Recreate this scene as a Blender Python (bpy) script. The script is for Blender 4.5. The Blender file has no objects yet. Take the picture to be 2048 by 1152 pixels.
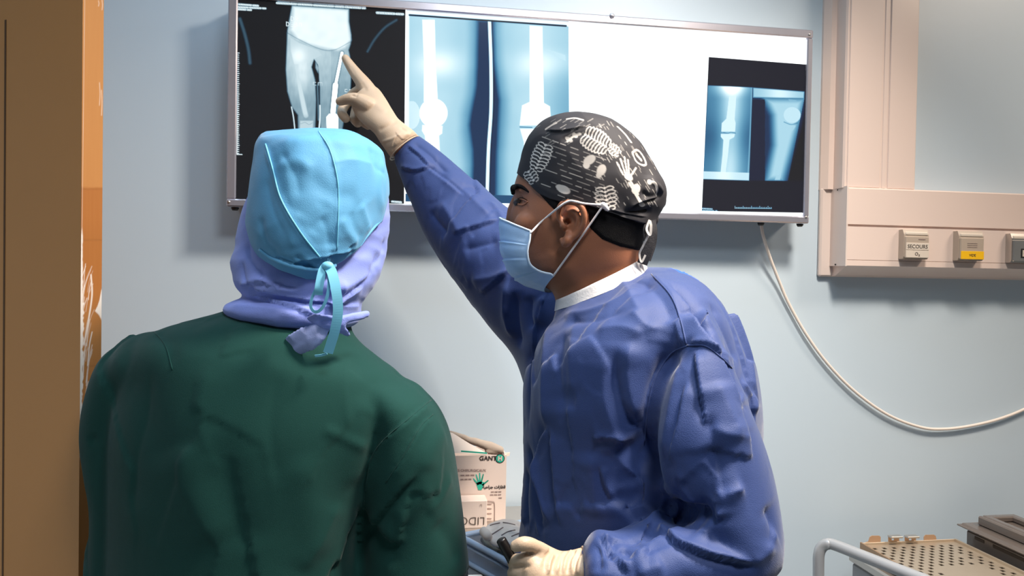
import bpy, math, random
import numpy as np
from mathutils import Vector, Matrix
from mathutils.bvhtree import BVHTree

random.seed(7)
RNG = np.random.default_rng(7)
SC = bpy.context.scene
COL = SC.collection

# ------------------------------------------------------------------ camera
FPX = 1480.0
YAW, PITCH, ROLL = (math.radians(a) for a in (8.7527, -0.95986, 0.96143))
CAM = np.array([0.0, 0.0, 1.55])
_f = np.array([math.sin(YAW)*math.cos(PITCH), math.cos(YAW)*math.cos(PITCH), math.sin(PITCH)])
_r0 = np.array([math.cos(YAW), -math.sin(YAW), 0.0])
_u0 = np.cross(_r0, _f)
FW = _f
RT = math.cos(ROLL)*_r0 + math.sin(ROLL)*_u0
UP = -math.sin(ROLL)*_r0 + math.cos(ROLL)*_u0
cam = bpy.data.objects.new('camera', bpy.data.cameras.new('camera'))
COL.objects.link(cam)
cam.matrix_world = Matrix(((RT[0], UP[0], -FW[0], CAM[0]), (RT[1], UP[1], -FW[1], CAM[1]),
                           (RT[2], UP[2], -FW[2], CAM[2]), (0, 0, 0, 1)))
cam.data.sensor_width = 36.0
cam.data.lens = FPX/2048*36.0
cam.data.clip_start = 0.02
SC.camera = cam

# ------------------------------------------------------------------ world, lamps, exposure
WORLD_COL, WORLD_STR = (0.52, 0.74, 1.0), 0.07
LAMPS = [  # name, location, size, energy, colour, aim, spread (degrees)
    ('ceiling_lamp_main', (0.86, 0.66, 2.80), (0.26, 0.26), 24.0, (1.0, 0.89, 0.77), (0.0, 1.30, 0.0), 108),
    ('ceiling_lamp_rear', (0.35, 0.0, 2.8), (0.4, 0.3), 7.0, (0.92, 0.96, 1.0), (-0.3, 1.0, 0.0), 105),
    ('ceiling_lamp_side', (2.2, 0.75, 2.8), (0.5, 0.3), 14.0, (1.0, 0.82, 0.66), (1.8, 1.45, 0.4), 150),
    ('wall_fill_light', (-0.1, 1.20, 2.88), (1.6, 0.3), 6.0, (0.55, 0.78, 1.0), (-0.1, 1.36, 0), 120),  # added overhead fill, stands in for ambient light on the wall
]
SC.view_settings.view_transform = 'Standard'
SC.view_settings.look = 'None'
SC.view_settings.gamma = 1.0
SC.view_settings.use_curve_mapping = False
SC.view_settings.exposure = 0.0
w = bpy.data.worlds.new('world'); SC.world = w; w.use_nodes = True
w.node_tree.nodes['Background'].inputs[0].default_value = (*WORLD_COL, 1)
w.node_tree.nodes['Background'].inputs[1].default_value = WORLD_STR
for nm, loc, size, en, colr, aim, spr in LAMPS:
    ld = bpy.data.lights.new(nm, 'AREA'); ld.shape = 'RECTANGLE'
    ld.size, ld.size_y = size; ld.energy = en; ld.color = colr; ld.spread = math.radians(spr)
    lo = bpy.data.objects.new(nm, ld); COL.objects.link(lo); lo.location = loc
    lo.rotation_euler = (Vector(aim)-Vector(loc)).to_track_quat('-Z', 'Y').to_euler()

# ------------------------------------------------------------------ helpers
def PD(px, py, d):
    return CAM + (FW + RT*((px-1024)/FPX) + UP*((576-py)/FPX))*d
def ray(px, py):
    v = FW + RT*((px-1024)/FPX) + UP*((576-py)/FPX)
    return v/np.linalg.norm(v)
def PY(px, py, y):
    v = ray(px, py); return CAM + v*(y/v[1])
def project(P):
    q = np.asarray(P)-CAM
    z = q@FW
    return 1024+FPX*(q@RT)/z, 576-FPX*(q@UP)/z
def lin(c):
    c = np.array(c, float)/255.0
    return tuple(np.where(c <= 0.04045, c/12.92, ((c+0.055)/1.055)**2.4))
def nrm(v):
    v = np.asarray(v, float); return v/(np.linalg.norm(v)+1e-12)
def smooth(a, b, x):
    t = np.clip((x-a)/(b-a), 0, 1); return t*t*(3-2*t)

def mat(name, rgb, rough=0.5, metal=0.0, spec=0.5, bump=0.0, bscale=400.0, var=0.0, vscale=6.0, sheen=0.0, trans=0.0, alpha=1.0, coat=0.0):
    m = bpy.data.materials.new(name); m.use_nodes = True
    nt = m.node_tree; b = nt.nodes['Principled BSDF']
    c = lin(rgb)
    b.inputs['Base Color'].default_value = (*c, 1)
    b.inputs['Roughness'].default_value = rough
    b.inputs['Metallic'].default_value = metal
    b.inputs['Specular IOR Level'].default_value = spec
    b.inputs['Coat Weight'].default_value = coat
    if sheen:
        b.inputs['Sheen Weight'].default_value = sheen
        b.inputs['Sheen Roughness'].default_value = 0.4
    if trans: b.inputs['Transmission Weight'].default_value = trans
    if alpha < 1: b.inputs['Alpha'].default_value = alpha
    tc = nt.nodes.new('ShaderNodeTexCoord')
    if var:
        n = nt.nodes.new('ShaderNodeTexNoise'); n.inputs['Scale'].default_value = vscale; n.inputs['Detail'].default_value = 4
        nt.links.new(tc.outputs['Object'], n.inputs['Vector'])
        mx = nt.nodes.new('ShaderNodeMix'); mx.data_type = 'RGBA'
        mx.inputs['A'].default_value = (*[x*(1-var) for x in c], 1); mx.inputs['B'].default_value = (*[min(1, x*(1+var)) for x in c], 1)
        nt.links.new(n.outputs['Fac'], mx.inputs['Factor']); nt.links.new(mx.outputs['Result'], b.inputs['Base Color'])
    if bump:
        n2 = nt.nodes.new('ShaderNodeTexNoise'); n2.inputs['Scale'].default_value = bscale; n2.inputs['Detail'].default_value = 3
        nt.links.new(tc.outputs['Object'], n2.inputs['Vector'])
        bp = nt.nodes.new('ShaderNodeBump'); bp.inputs['Strength'].default_value = bump; bp.inputs['Distance'].default_value = 0.002
        nt.links.new(n2.outputs['Fac'], bp.inputs['Height']); nt.links.new(bp.outputs['Normal'], b.inputs['Normal'])
    return m

def empty(name, loc, label=None, cat=None, group=None):
    o = bpy.data.objects.new(name, None); COL.objects.link(o); o.location = tuple(loc)
    o.empty_display_size = 0.05
    tag(o, label, cat, group); return o
def tag(o, label=None, cat=None, group=None, kind=None):
    if label: o['label'] = label
    if cat: o['category'] = cat
    if group: o['group'] = group
    if kind: o['kind'] = kind
    return o
def build(name, V, F, m, parent=None, smooth_=True, label=None, colors=None):
    """one mesh object from world-space vertices"""
    V = np.asarray(V, float)
    off = np.zeros(3)
    par = parent
    while par is not None:
        off += np.array(par.location); par = par.parent
    me = bpy.data.meshes.new(name)
    if parent is None:
        org = np.array([(V[:, 0].min()+V[:, 0].max())/2, (V[:, 1].min()+V[:, 1].max())/2, V[:, 2].min()])
    else:
        org = V.mean(0)
    Vl = V-org
    if isinstance(F, np.ndarray):
        n, k = F.shape
        me.vertices.add(len(Vl)); me.vertices.foreach_set('co', Vl.astype(np.float32).ravel())
        me.loops.add(n*k); me.loops.foreach_set('vertex_index', F.astype(np.int32).ravel())
        me.polygons.add(n); me.polygons.foreach_set('loop_start', (np.arange(n)*k).astype(np.int32))
        me.update(calc_edges=True)
    else:
        me.from_pydata([tuple(v) for v in Vl], [], [tuple(int(i) for i in f) for f in F])
    me.polygons.foreach_set('use_smooth', [smooth_]*len(me.polygons))
    if m: me.materials.append(m)
    if colors is not None:
        a = me.color_attributes.new('Col', 'FLOAT_COLOR', 'POINT')
        cc = np.ones((len(V), 4), np.float32); cc[:, :colors.shape[1]] = colors
        a.data.foreach_set('color', cc.ravel())
    me.validate(); me.update()
    o = bpy.data.objects.new(name, me); COL.objects.link(o)
    o.location = tuple(org-off)
    if parent is not None: o.parent = parent
    if label: o['label'] = label
    return o

class MB:
    def __init__(s): s.V = []; s.F = []
    def add(s, V, F):
        k = len(s.V); s.V += [np.asarray(v, float) for v in V]; s.F += [tuple(int(i)+k for i in f) for f in F]; return s
    def box(s, lo, hi, bev=0.0, frame=None):
        lo = np.array(lo, float); hi = np.array(hi, float)
        c = (lo+hi)/2; h = (hi-lo)/2; b = min(bev, h.min()*0.9)
        V = []; F = []
        if b <= 0:
            for sx in (-1, 1):
                for sy in (-1, 1):
                    for sz in (-1, 1): V.append(c+h*[sx, sy, sz])
            F = [(0, 1, 3, 2), (4, 6, 7, 5), (0, 4, 5, 1), (2, 3, 7, 6), (0, 2, 6, 4), (1, 5, 7, 3)]
        else:
            idx = {}
            for sx in (-1, 1):
                for sy in (-1, 1):
                    for sz in (-1, 1):
                        sg = np.array([sx, sy, sz])
                        for ax in range(3):
                            p = sg*(h-b); p[ax] = sg[ax]*h[ax]
                            idx[(sx, sy, sz, ax)] = len(V); V.append(c+p)
            for ax in range(3):
                o1, o2 = [a for a in range(3) if a != ax]
                for sg in (-1, 1):
                    q = []
                    for a, b2 in ((-1, -1), (1, -1), (1, 1), (-1, 1)):
                        k = [0, 0, 0]; k[ax] = sg; k[o1] = a; k[o2] = b2; q.append(idx[(*k, ax)])
                    F.append(q)
            for ax in range(3):
                o1, o2 = [a for a in range(3) if a != ax]
                for a in (-1, 1):
                    for b2 in (-1, 1):
                        k1 = [0, 0, 0]; k1[o1] = a; k1[o2] = b2; k2 = list(k1); k1[ax] = -1; k2[ax] = 1
                        F.append([idx[(*k1, o1)], idx[(*k2, o1)], idx[(*k2, o2)], idx[(*k1, o2)]])
            for sx in (-1, 1):
                for sy in (-1, 1):
                    for sz in (-1, 1): F.append([idx[(sx, sy, sz, a)] for a in range(3)])
        if frame is not None:
            V = [frame(v) for v in V]
        return s.add(V, F)
    def tube(s, pts, r, n=10, closed=False, caps=True):
        V, F = tube(pts, r, n, closed, caps); return s.add(V, F)
    def build(s, name, m, parent=None, smooth_=False, label=None):
        o = build(name, np.array(s.V), s.F, m, parent, smooth_, label)
        import bmesh
        bm = bmesh.new(); bm.from_mesh(o.data); bmesh.ops.recalc_face_normals(bm, faces=bm.faces); bm.to_mesh(o.data); bm.free()
        return o

def catmull(P, m, closed=False):
    P = np.asarray(P, float)
    n = len(P)
    if n == 2 and not closed:
        t = np.linspace(0, 1, m)[:, None]; return P[0]*(1-t)+P[1]*t
    if closed:
        u = np.linspace(0, n, m, endpoint=False)
    else:
        u = np.linspace(0, n-1, m)
    i = np.floor(u).astype(int)
    if not closed: i = np.minimum(i, n-2)
    t = (u-i)[:, None]
    def g(k):
        return P[k % n] if closed else P[np.clip(k, 0, n-1)]
    a, b, c, d = g(i-1), g(i), g(i+1), g(i+2)
    if not closed:
        a = np.where((i == 0)[:, None], 2*b-c, a); d = np.where((i == n-2)[:, None], 2*c-b, d)
    return 0.5*((2*b)+(-a+c)*t+(2*a-5*b+4*c-d)*t*t+(-a+3*b-3*c+d)*t**3)

def tube(pts, r, n=10, closed=False, caps=True):
    pts = np.asarray(pts, float); m = len(pts)
    r = np.broadcast_to(np.asarray(r, float), (m,))
    T = np.gradient(pts, axis=0) if not closed else (np.roll(pts, -1, 0)-np.roll(pts, 1, 0))
    T = T/(np.linalg.norm(T, axis=1)[:, None]+1e-12)
    ref = np.array([0.0, 0, 1.0])
    if abs(T[0]@ref) > 0.9: ref = np.array([1.0, 0, 0])
    nv = nrm(np.cross(T[0], ref)); V = []
    for k in range(m):
        nv = nrm(nv-T[k]*(nv@T[k])); bv = np.cross(T[k], nv)
        for j in range(n):
            a = 2*math.pi*j/n
            V.append(pts[k]+r[k]*(math.cos(a)*nv+math.sin(a)*bv))
    F = []
    for k in range(m if closed else m-1):
        k2 = (k+1) % m
        for j in range(n):
            j2 = (j+1) % n
            F.append((k*n+j, k*n+j2, k2*n+j2, k2*n+j))
    if caps and not closed:
        F.append(tuple(range(n))[::-1]); F.append(tuple((m-1)*n+j for j in range(n)))
    return V, F
def limb(pts, r, m=None, n=14):
    """closed tapered tube with round ends; pts world, r metres"""
    m = m or max(6, 5*len(pts))
    Q = catmull(np.column_stack([np.asarray(pts, float), np.asarray(r, float)]), m)
    P, R = Q[:, :3], np.maximum(Q[:, 3], 1e-4)
    t0 = nrm(P[0]-P[1]); t1 = nrm(P[-1]-P[-2])
    hp, hr, tp, tr = [], [], [], []
    for a in (80, 60, 40, 20):
        a = math.radians(a)
        hp.append(P[0]+t0*R[0]*math.sin(a)); hr.append(R[0]*math.cos(a))
        tp.insert(0, P[-1]+t1*R[-1]*math.sin(a)); tr.insert(0, R[-1]*math.cos(a))
    return tube(np.vstack([hp, P, tp]), np.concatenate([hr, R, tr]), n)
def limbpx(spec, m=None, n=14):
    """spec: (px, py, depth, radius_px)"""
    return limb([PD(a, b, d) for a, b, d, r in spec], [r*d/FPX for a, b, d, r in spec], m, n)

def rings_to_mesh(Rg, caps=True):
    m, n, _ = Rg.shape
    V = Rg.reshape(-1, 3)
    i = np.arange(m-1)[:, None]*n; j = np.arange(n)[None, :]; j2 = (j+1) % n
    Q = np.stack([i+j, i+j2, i+n+j2, i+n+j], -1).reshape(-1, 4)
    if not caps: return V, Q
    F = [tuple(q) for q in Q]
    F.append(tuple(range(n))[::-1]); F.append(tuple((m-1)*n+k for k in range(n)))
    return V, F
def sections(spec, m=40, n=48, caps=True, raw=False, yaw=0.0):
    """spec rows: Lx, Ly, Rx, Ry, depth, half_depth[, exponent]; a loft of superellipses through picture-measured widths at real depths"""
    S = np.array([list(s)+[2.0]*(7-len(s)) for s in spec], float)
    S = catmull(S, m)
    th = np.linspace(0, 2*math.pi, n, endpoint=False)
    Rg = np.zeros((m, n, 3))
    for k in range(m):
        Lx, Ly, Rx, Ry, d, hd, e = S[k]
        L, R = PD(Lx, Ly, d), PD(Rx, Ry, d)
        c = (L+R)/2; a = (R-L)/2; b = FW*hd
        if not yaw:      # the measured width is an outline seen at an angle: take the depth's share off
            H = np.linalg.norm(a); tl = ((c-CAM)@a)/H/((c-CAM)@FW)
            a = a*math.sqrt(max(1-(tl*hd/H)**2, 0.12))
        if yaw:
            # a body turned by yaw about its own axis: keep the measured half-width
            H = np.linalg.norm(a); ah = nrm(a)
            A = math.sqrt(max(H*H-(hd*math.sin(yaw))**2, 1e-8))/math.cos(yaw)
            a2 = (ah*math.cos(yaw)-FW*math.sin(yaw))*A; b = (ah*math.sin(yaw)+FW*math.cos(yaw))*hd; a = a2
        ct, st = np.cos(th), np.sin(th)
        Rg[k] = c+np.outer(np.sign(ct)*np.abs(ct)**(2/e), a)+np.outer(np.sign(st)*np.abs(st)**(2/e), b)
    if raw: return Rg, th, S
    return rings_to_mesh(Rg, caps)
def ellipsoid(c, ax, n=16, m=10):
    """ax: three world vectors"""
    V = []; F = []
    for i in range(m+1):
        p = math.pi*i/m
        for j in range(n):
            t = 2*math.pi*j/n
            V.append(c+ax[0]*math.sin(p)*math.cos(t)+ax[1]*math.sin(p)*math.sin(t)+ax[2]*math.cos(p))
    for i in range(m):
        for j in range(n):
            F.append((i*n+j, i*n+(j+1) % n, (i+1)*n+(j+1) % n, (i+1)*n+j))
    return V, F

def remesh(shells, voxel, iters=6, factor=0.5):
    """union of closed shells as one continuous quad surface (V, F arrays)"""
    mb = MB()
    for V, F in shells: mb.add(V, F)
    me = bpy.data.meshes.new('tmp'); me.from_pydata([tuple(v) for v in mb.V], [], mb.F)
    import bmesh
    bm = bmesh.new(); bm.from_mesh(me); bmesh.ops.remove_doubles(bm, verts=bm.verts, dist=1e-6)
    bmesh.ops.recalc_face_normals(bm, faces=bm.faces); bm.to_mesh(me); bm.free()
    o = bpy.data.objects.new('tmp', me); COL.objects.link(o)
    md = o.modifiers.new('r', 'REMESH'); md.mode = 'VOXEL'; md.voxel_size = voxel; md.adaptivity = 0
    if iters:
        ms = o.modifiers.new('s', 'SMOOTH'); ms.iterations = iters; ms.factor = factor
    dg = bpy.context.evaluated_depsgraph_get(); ev = o.evaluated_get(dg); m2 = ev.to_mesh()
    V = np.zeros(len(m2.vertices)*3, np.float32); m2.vertices.foreach_get('co', V); V = V.reshape(-1, 3).astype(float)
    nl = len(m2.loops); li = np.zeros(nl, np.int32); m2.loops.foreach_get('vertex_index', li)
    tot = np.zeros(len(m2.polygons), np.int32); m2.polygons.foreach_get('loop_total', tot)
    if (tot == 4).all(): F = li.reshape(-1, 4)
    else:
        st = np.concatenate([[0], np.cumsum(tot)[:-1]]); F = [tuple(li[s:s+t]) for s, t in zip(st, tot)]
    ev.to_mesh_clear(); bpy.data.objects.remove(o); bpy.data.meshes.remove(me)
    return V, F
def normals(V, F):
    F = np.asarray(F)
    n = np.cross(V[F[:, 2]]-V[F[:, 0]], V[F[:, 3]]-V[F[:, 1]])
    N = np.zeros_like(V)
    for k in range(4): np.add.at(N, F[:, k], n)
    if ((V-V.mean(0))*N).sum() < 0: N = -N
    return N/(np.linalg.norm(N, axis=1)[:, None]+1e-12)
def bvh(V, F):
    return BVHTree.FromPolygons([tuple(v) for v in V], [tuple(int(i) for i in f) for f in F])
def cast(tree, px, py):
    h = tree.ray_cast(Vector(CAM), Vector(ray(px, py)))
    return None if h[0] is None else np.array(h[0])
def cast_line(tree, pts, step=7.0, offset=0.0):
    pts = np.asarray(pts, float)
    L = np.linalg.norm(np.diff(pts, axis=0), axis=1).sum()
    Q = catmull(pts, max(3, int(L/step)))
    out = []
    for x, y in Q:
        h = cast(tree, x, y)
        if h is not None: out.append(h-ray(x, y)*offset)
    return np.array(out)

_perm = RNG.permutation(256); _perm = np.concatenate([_perm, _perm])
_grad = RNG.normal(size=(256, 3)); _grad /= np.linalg.norm(_grad, axis=1)[:, None]
def perlin(P):
    P = np.asarray(P, float); i = np.floor(P).astype(int); f = P-i; u = f*f*f*(f*(f*6-15)+10); i &= 255
    def g(a, b, c):
        h = _perm[(_perm[(_perm[(i[:, 0]+a) & 255]+i[:, 1]+b) & 255]+i[:, 2]+c) & 255]
        return (_grad[h]*(f-[a, b, c])).sum(1)
    x0 = [[g(0, b, c)*(1-u[:, 0])+g(1, b, c)*u[:, 0] for c in (0, 1)] for b in (0, 1)]
    y0 = [x0[0][c]*(1-u[:, 1])+x0[1][c]*u[:, 1] for c in (0, 1)]
    return y0[0]*(1-u[:, 2])+y0[1]*u[:, 2]

def seg_dist(P, L):
    """distance of points to a polyline, parameter along it 0..1, signed side towards the viewer's left"""
    best = np.full(len(P), 1e9); par = np.zeros(len(P)); side = np.zeros(len(P))
    cum = np.concatenate([[0], np.cumsum(np.linalg.norm(np.diff(L, axis=0), axis=1))]); tot = cum[-1]+1e-9
    for k in range(len(L)-1):
        a, b = L[k], L[k+1]; ab = b-a; l2 = ab@ab+1e-14
        t = np.clip((P-a)@ab/l2, 0, 1); q = a+t[:, None]*ab; dv = P-q; d = np.linalg.norm(dv, axis=1)
        m = d < best
        best[m] = d[m]; par[m] = ((cum[k]+t*math.sqrt(l2))/tot)[m]
        s = np.sign(np.cross(ab, P-a)@(-FW)); side[m] = s[m]
    return best, par, side
def fold(V, F, strokes, maxdepth=None):
    """real folds pressed into cloth: strokes (points px, width mm, height mm, kind) r ridge, v valley, s step (left of the stroke stands proud)"""
    N = normals(V, F); tree = bvh(V, F); D = np.zeros(len(V))
    for pts, wd, amp, kind in strokes:
        L = cast_line(tree, pts)
        if len(L) < 2: continue
        w_ = wd*1e-3; a_ = amp*1e-3
        lo, hi = L.min(0)-4*w_, L.max(0)+4*w_
        idx = np.where(((V > lo) & (V < hi)).all(1) & ((N@FW) < 0.35))[0]
        if not len(idx): continue
        d, t, s = seg_dist(V[idx], L)
        tp = np.clip(np.minimum(t, 1-t)*5, 0, 1); tp = tp*tp*(3-2*tp)
        if kind == 'r': g = np.exp(-(d/w_)**2)
        elif kind == 'v': g = -np.exp(-(d/w_)**2)
        elif kind == 'c': g = -np.exp(-np.abs(d)/w_*1.4)
        elif kind == 'p': g = np.exp(-np.abs(d)/w_*1.4)
        else: g = np.where(s > 0, np.exp(-d/w_), -0.45*np.exp(-d/(0.6*w_)))*smooth(0, 1, np.minimum(1, 0.35+d/(0.35*w_)))
        D[idx] += a_*g*tp*np.exp(-(np.maximum(d-3*w_, 0)/w_)**2)
    return V+N*D[:, None]
def relax(V, F, it=1, fac=0.5):
    F = np.asarray(F)
    for _ in range(it):
        S = np.zeros_like(V); C = np.zeros(len(V))
        for k in range(4):
            for q in (1, 3):
                np.add.at(S, F[:, k], V[F[:, (k+q) % 4]]); np.add.at(C, F[:, k], 1)
        V = V+(S/C[:, None]-V)*fac
    return V
def crumple(V, F, layers):
    N = normals(V, F); D = np.zeros(len(V))
    for sx, sy, sz, amp, kind in layers:
        q = np.column_stack([V@RT*sx, V@UP*sy, V@FW*sz])
        n = perlin(q+17.3*amp)
        D += amp*1e-3*((1-2*np.abs(n)*1.8) if kind == 'ridge' else n*1.6)
    return V+N*D[:, None]
def facets(V, F, cell, slope, stretch=(1, 1, 1), seed=1, mask=None, sign=1):
    """crumpled sheet: an envelope of tilted planes with sharp creases between them"""
    from mathutils.kdtree import KDTree
    rg = np.random.default_rng(seed); N = normals(V, F)
    Q = np.column_stack([V@RT/stretch[0], V@UP/stretch[1], V@FW/stretch[2]])
    order = rg.permutation(len(Q)); taken = {}; ids = []
    for i in order[:60000]:
        k = tuple(np.floor(Q[i]/cell).astype(int))
        if k not in taken: taken[k] = 1; ids.append(i)
    kd = KDTree(len(ids))
    for n_, i in enumerate(ids): kd.insert(Vector(Q[i]), n_)
    kd.balance()
    S = V[ids]; A = rg.normal(size=(len(ids), 3)); NS = N[ids]; A -= (A*NS).sum(1)[:, None]*NS; A /= np.linalg.norm(A, axis=1)[:, None]
    A *= slope*rg.uniform(0.4, 1.2, len(ids))[:, None]; O = rg.uniform(-0.15, 0.15, len(ids))*cell*slope
    sel = np.arange(len(V)) if mask is None else np.where(mask)[0]
    near = np.array([[h[1] for h in kd.find_n(Vector(Q[i]), 5)] for i in sel])
    H = ((V[sel][:, None]-S[near])*A[near]).sum(2)+O[near]
    h = H.max(1) if sign > 0 else H.min(1)
    D = np.zeros(len(V)); D[sel] = h-h.mean()
    return V+N*D[:, None]
def ribbon(path, widths, across, thick=0.0012):
    """closed thin strap: path points, widths m, across vectors"""
    path = np.asarray(path, float); m = len(path); V = []; F = []
    T = np.gradient(path, axis=0)
    for k in range(m):
        ac = nrm(np.asarray(across[k] if np.ndim(across) > 1 else across, float)); nn = nrm(np.cross(T[k], ac)); ac = nrm(np.cross(nn, T[k]))
        w_ = widths[k] if np.ndim(widths) else widths
        for su, sn in ((-1, -1), (1, -1), (1, 1), (-1, 1)):
            V.append(path[k]+ac*su*w_/2+nn*sn*thick/2)
    for k in range(m-1):
        for j in range(4): F.append((k*4+j, k*4+(j+1) % 4, k*4+4+(j+1) % 4, k*4+4+j))
    F.append((3, 2, 1, 0)); F.append(tuple((m-1)*4+j for j in range(4)))
    return V, F
def text_mesh(s, size, align='CENTER', font_bold=0.0):
    cu = bpy.data.curves.new('t', 'FONT'); cu.body = s; cu.size = size; cu.align_x = align; cu.align_y = 'CENTER'
    cu.offset = font_bold; cu.extrude = 0.0001; cu.resolution_u = 3
    o = bpy.data.objects.new('t', cu); COL.objects.link(o)
    dg = bpy.context.evaluated_depsgraph_get(); m2 = o.evaluated_get(dg).to_mesh()
    V = np.array([v.co[:] for v in m2.vertices]); F = [tuple(p.vertices) for p in m2.polygons]
    o.evaluated_get(dg).to_mesh_clear(); bpy.data.objects.remove(o); bpy.data.curves.remove(cu)
    return V, F
def place_text(s, size, org, ux, uy, m, parent, bold=0.0, align='CENTER', name='lettering'):
    V, F = text_mesh(s, size, align, bold)
    if not len(V): return None
    ux = nrm(ux); uy = nrm(uy); n = np.cross(ux, uy)
    W = org+V[:, :1]*ux+V[:, 1:2]*uy+(V[:, 2:3]+0.0004)*n
    return build(name, W, F, m, parent, False)
def prism(poly, ex):
    """closed prism: poly world points, extruded by ex"""
    P = [np.asarray(p, float) for p in poly]; n = len(P)
    V = P+[p+ex for p in P]
    F = [tuple(range(n))[::-1], tuple(range(n, 2*n))]+[(i, (i+1) % n, n+(i+1) % n, n+i) for i in range(n)]
    return V, F

# ------------------------------------------------------------------ materials
M_wall = mat('wall_paint', (199, 215, 227), 0.38, spec=0.4, bump=0.05, bscale=60, var=0.03, vscale=2)
M_floor = mat('floor_vinyl', (150, 160, 160), 0.35, var=0.1)
M_ceil = mat('ceiling_paint', (225, 225, 222), 0.8)
M_gown = mat('gown_fabric', (49, 67, 118), 0.58, spec=0.3, bump=0.25, bscale=900, var=0.06, vscale=14, sheen=0.25)
M_gown_in = mat('gown_bright', (40, 88, 190), 0.55, bump=0.2, bscale=900)
M_scrub = mat('scrub_cotton', (20, 62, 57), 0.85, spec=0.2, bump=0.3, bscale=1300, var=0.05, vscale=8, sheen=0.1)
M_scrub_d = mat('trouser_cotton', (36, 84, 76), 0.9)
M_cap = mat('cap_nonwoven', (94, 160, 202), 0.6, spec=0.3, bump=0.2, bscale=700, var=0.08, vscale=16, sheen=0.2)
M_tie = mat('cap_tie', (125, 205, 235), 0.6)
M_hood = mat('hood_nonwoven', (138, 153, 224), 0.65, spec=0.3, bump=0.2, bscale=700, var=0.05, sheen=0.2)
M_hood_l = mat('hood_tail', (165, 178, 232), 0.65, bump=0.2, bscale=700)
M_glove = mat('latex', (196, 170, 144), 0.48, spec=0.4, bump=0.15, bscale=500, var=0.05, vscale=20)
M_skin = mat('skin', (154, 99, 72), 0.5, spec=0.35, bump=0.15, bscale=900, var=0.08, vscale=25)
M_hair = mat('hair', (15, 13, 14), 0.8, spec=0.15, bump=0.6, bscale=900)
M_mask = mat('mask_nonwoven', (166, 198, 234), 0.65, spec=0.3, bump=0.15, bscale=900, sheen=0.15)
M_maskb = mat('mask_binding', (205, 222, 240), 0.6)
M_elastic = mat('elastic', (240, 232, 228), 0.6)
M_white_band = mat('neck_binding', (225, 222, 222), 0.7, bump=0.2, bscale=300)
M_eye = mat('eye', (40, 26, 22), 0.4)
M_black = mat('black_plastic', (20, 16, 15), 0.35)
M_chrome = mat('chrome', (208, 204, 214), 0.25, metal=0.75, var=0.05, vscale=30)
M_steel = mat('brushed_steel', (196, 190, 184), 0.33, metal=0.85, var=0.06, vscale=20)
M_traysteel = mat('tray_steel', (196, 180, 160), 0.42, metal=0.6, var=0.05, vscale=25)
M_tubemet = mat('painted_tube', (184, 186, 190), 0.35, metal=0.35, spec=0.5, var=0.05)
M_cream = mat('cream_plastic', (228, 208, 198), 0.28, spec=0.5)
M_cream_d = mat('cream_side', (222, 206, 198), 0.35)
M_grey_pl = mat('grey_plastic', (178, 163, 148), 0.42)
M_grey_l = mat('label_plate', (214, 202, 188), 0.5)
M_yellow = mat('yellow_label', (245, 190, 20), 0.45)
M_ink = mat('ink', (60, 52, 50), 0.6)
M_ink_l = mat('pale_ink', (150, 130, 125), 0.6)
M_ink_k = mat('black_ink', (18, 18, 18), 0.6)
M_groove = mat('groove', (150, 135, 125), 0.7)
M_door = mat('door_laminate', (204, 142, 80), 0.5, var=0.07, vscale=3, bump=0.04, bscale=40)
M_card = mat('carton', (232, 214, 204), 0.55)
M_card_top = mat('carton_flap', (236, 220, 208), 0.6)
M_card_in = mat('carton_inside', (176, 160, 146), 0.8)
M_teal = mat('teal_print', (50, 185, 160), 0.5)
M_teal_d = mat('teal_dark_print', (20, 150, 125), 0.5)
M_bin = mat('blue_clear_plastic', (196, 214, 236), 0.2, trans=0.55, spec=0.5)
M_packet = mat('packet_film', (250, 236, 226), 0.35, bump=0.1, bscale=200)
M_foil = mat('foil_packet', (150, 150, 140), 0.3, metal=0.5, bump=0.5, bscale=150)
M_smoke = mat('smoked_plastic', (108, 98, 92), 0.25, spec=0.5, var=0.08, vscale=20, coat=0.3)
M_cable = mat('cable_sheath', (236, 224, 214), 0.45)
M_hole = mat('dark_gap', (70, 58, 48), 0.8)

def attr_mat(name, rough=0.7):
    m = bpy.data.materials.new(name); m.use_nodes = True; nt = m.node_tree; b = nt.nodes['Principled BSDF']
    a = nt.nodes.new('ShaderNodeVertexColor'); a.layer_name = 'Col'
    nt.links.new(a.outputs['Color'], b.inputs['Base Color']); b.inputs['Roughness'].default_value = rough
    b.inputs['Specular IOR Level'].default_value = 0.3
    return m
def film_mat(name):
    m = bpy.data.materials.new(name); m.use_nodes = True; nt = m.node_tree; nt.nodes.clear()
    out = nt.nodes.new('ShaderNodeOutputMaterial'); a = nt.nodes.new('ShaderNodeVertexColor'); a.layer_name = 'Col'
    tr = nt.nodes.new('ShaderNodeBsdfTransparent'); gl = nt.nodes.new('ShaderNodeBsdfPrincipled')
    gl.inputs['Base Color'].default_value = (0.05, 0.05, 0.056, 1); gl.inputs['Roughness'].default_value = 0.16  # base colour lifted to imitate the room's reflection in the dark film
    mx = nt.nodes.new('ShaderNodeMixShader'); mx.inputs[0].default_value = 0.3
    nt.links.new(a.outputs['Color'], tr.inputs['Color'])
    ad = nt.nodes.new('ShaderNodeAddShader')
    nt.links.new(tr.outputs[0], mx.inputs[1]); nt.links.new(gl.outputs[0], mx.inputs[2]); nt.links.new(mx.outputs[0], out.inputs['Surface'])
    return m
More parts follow.
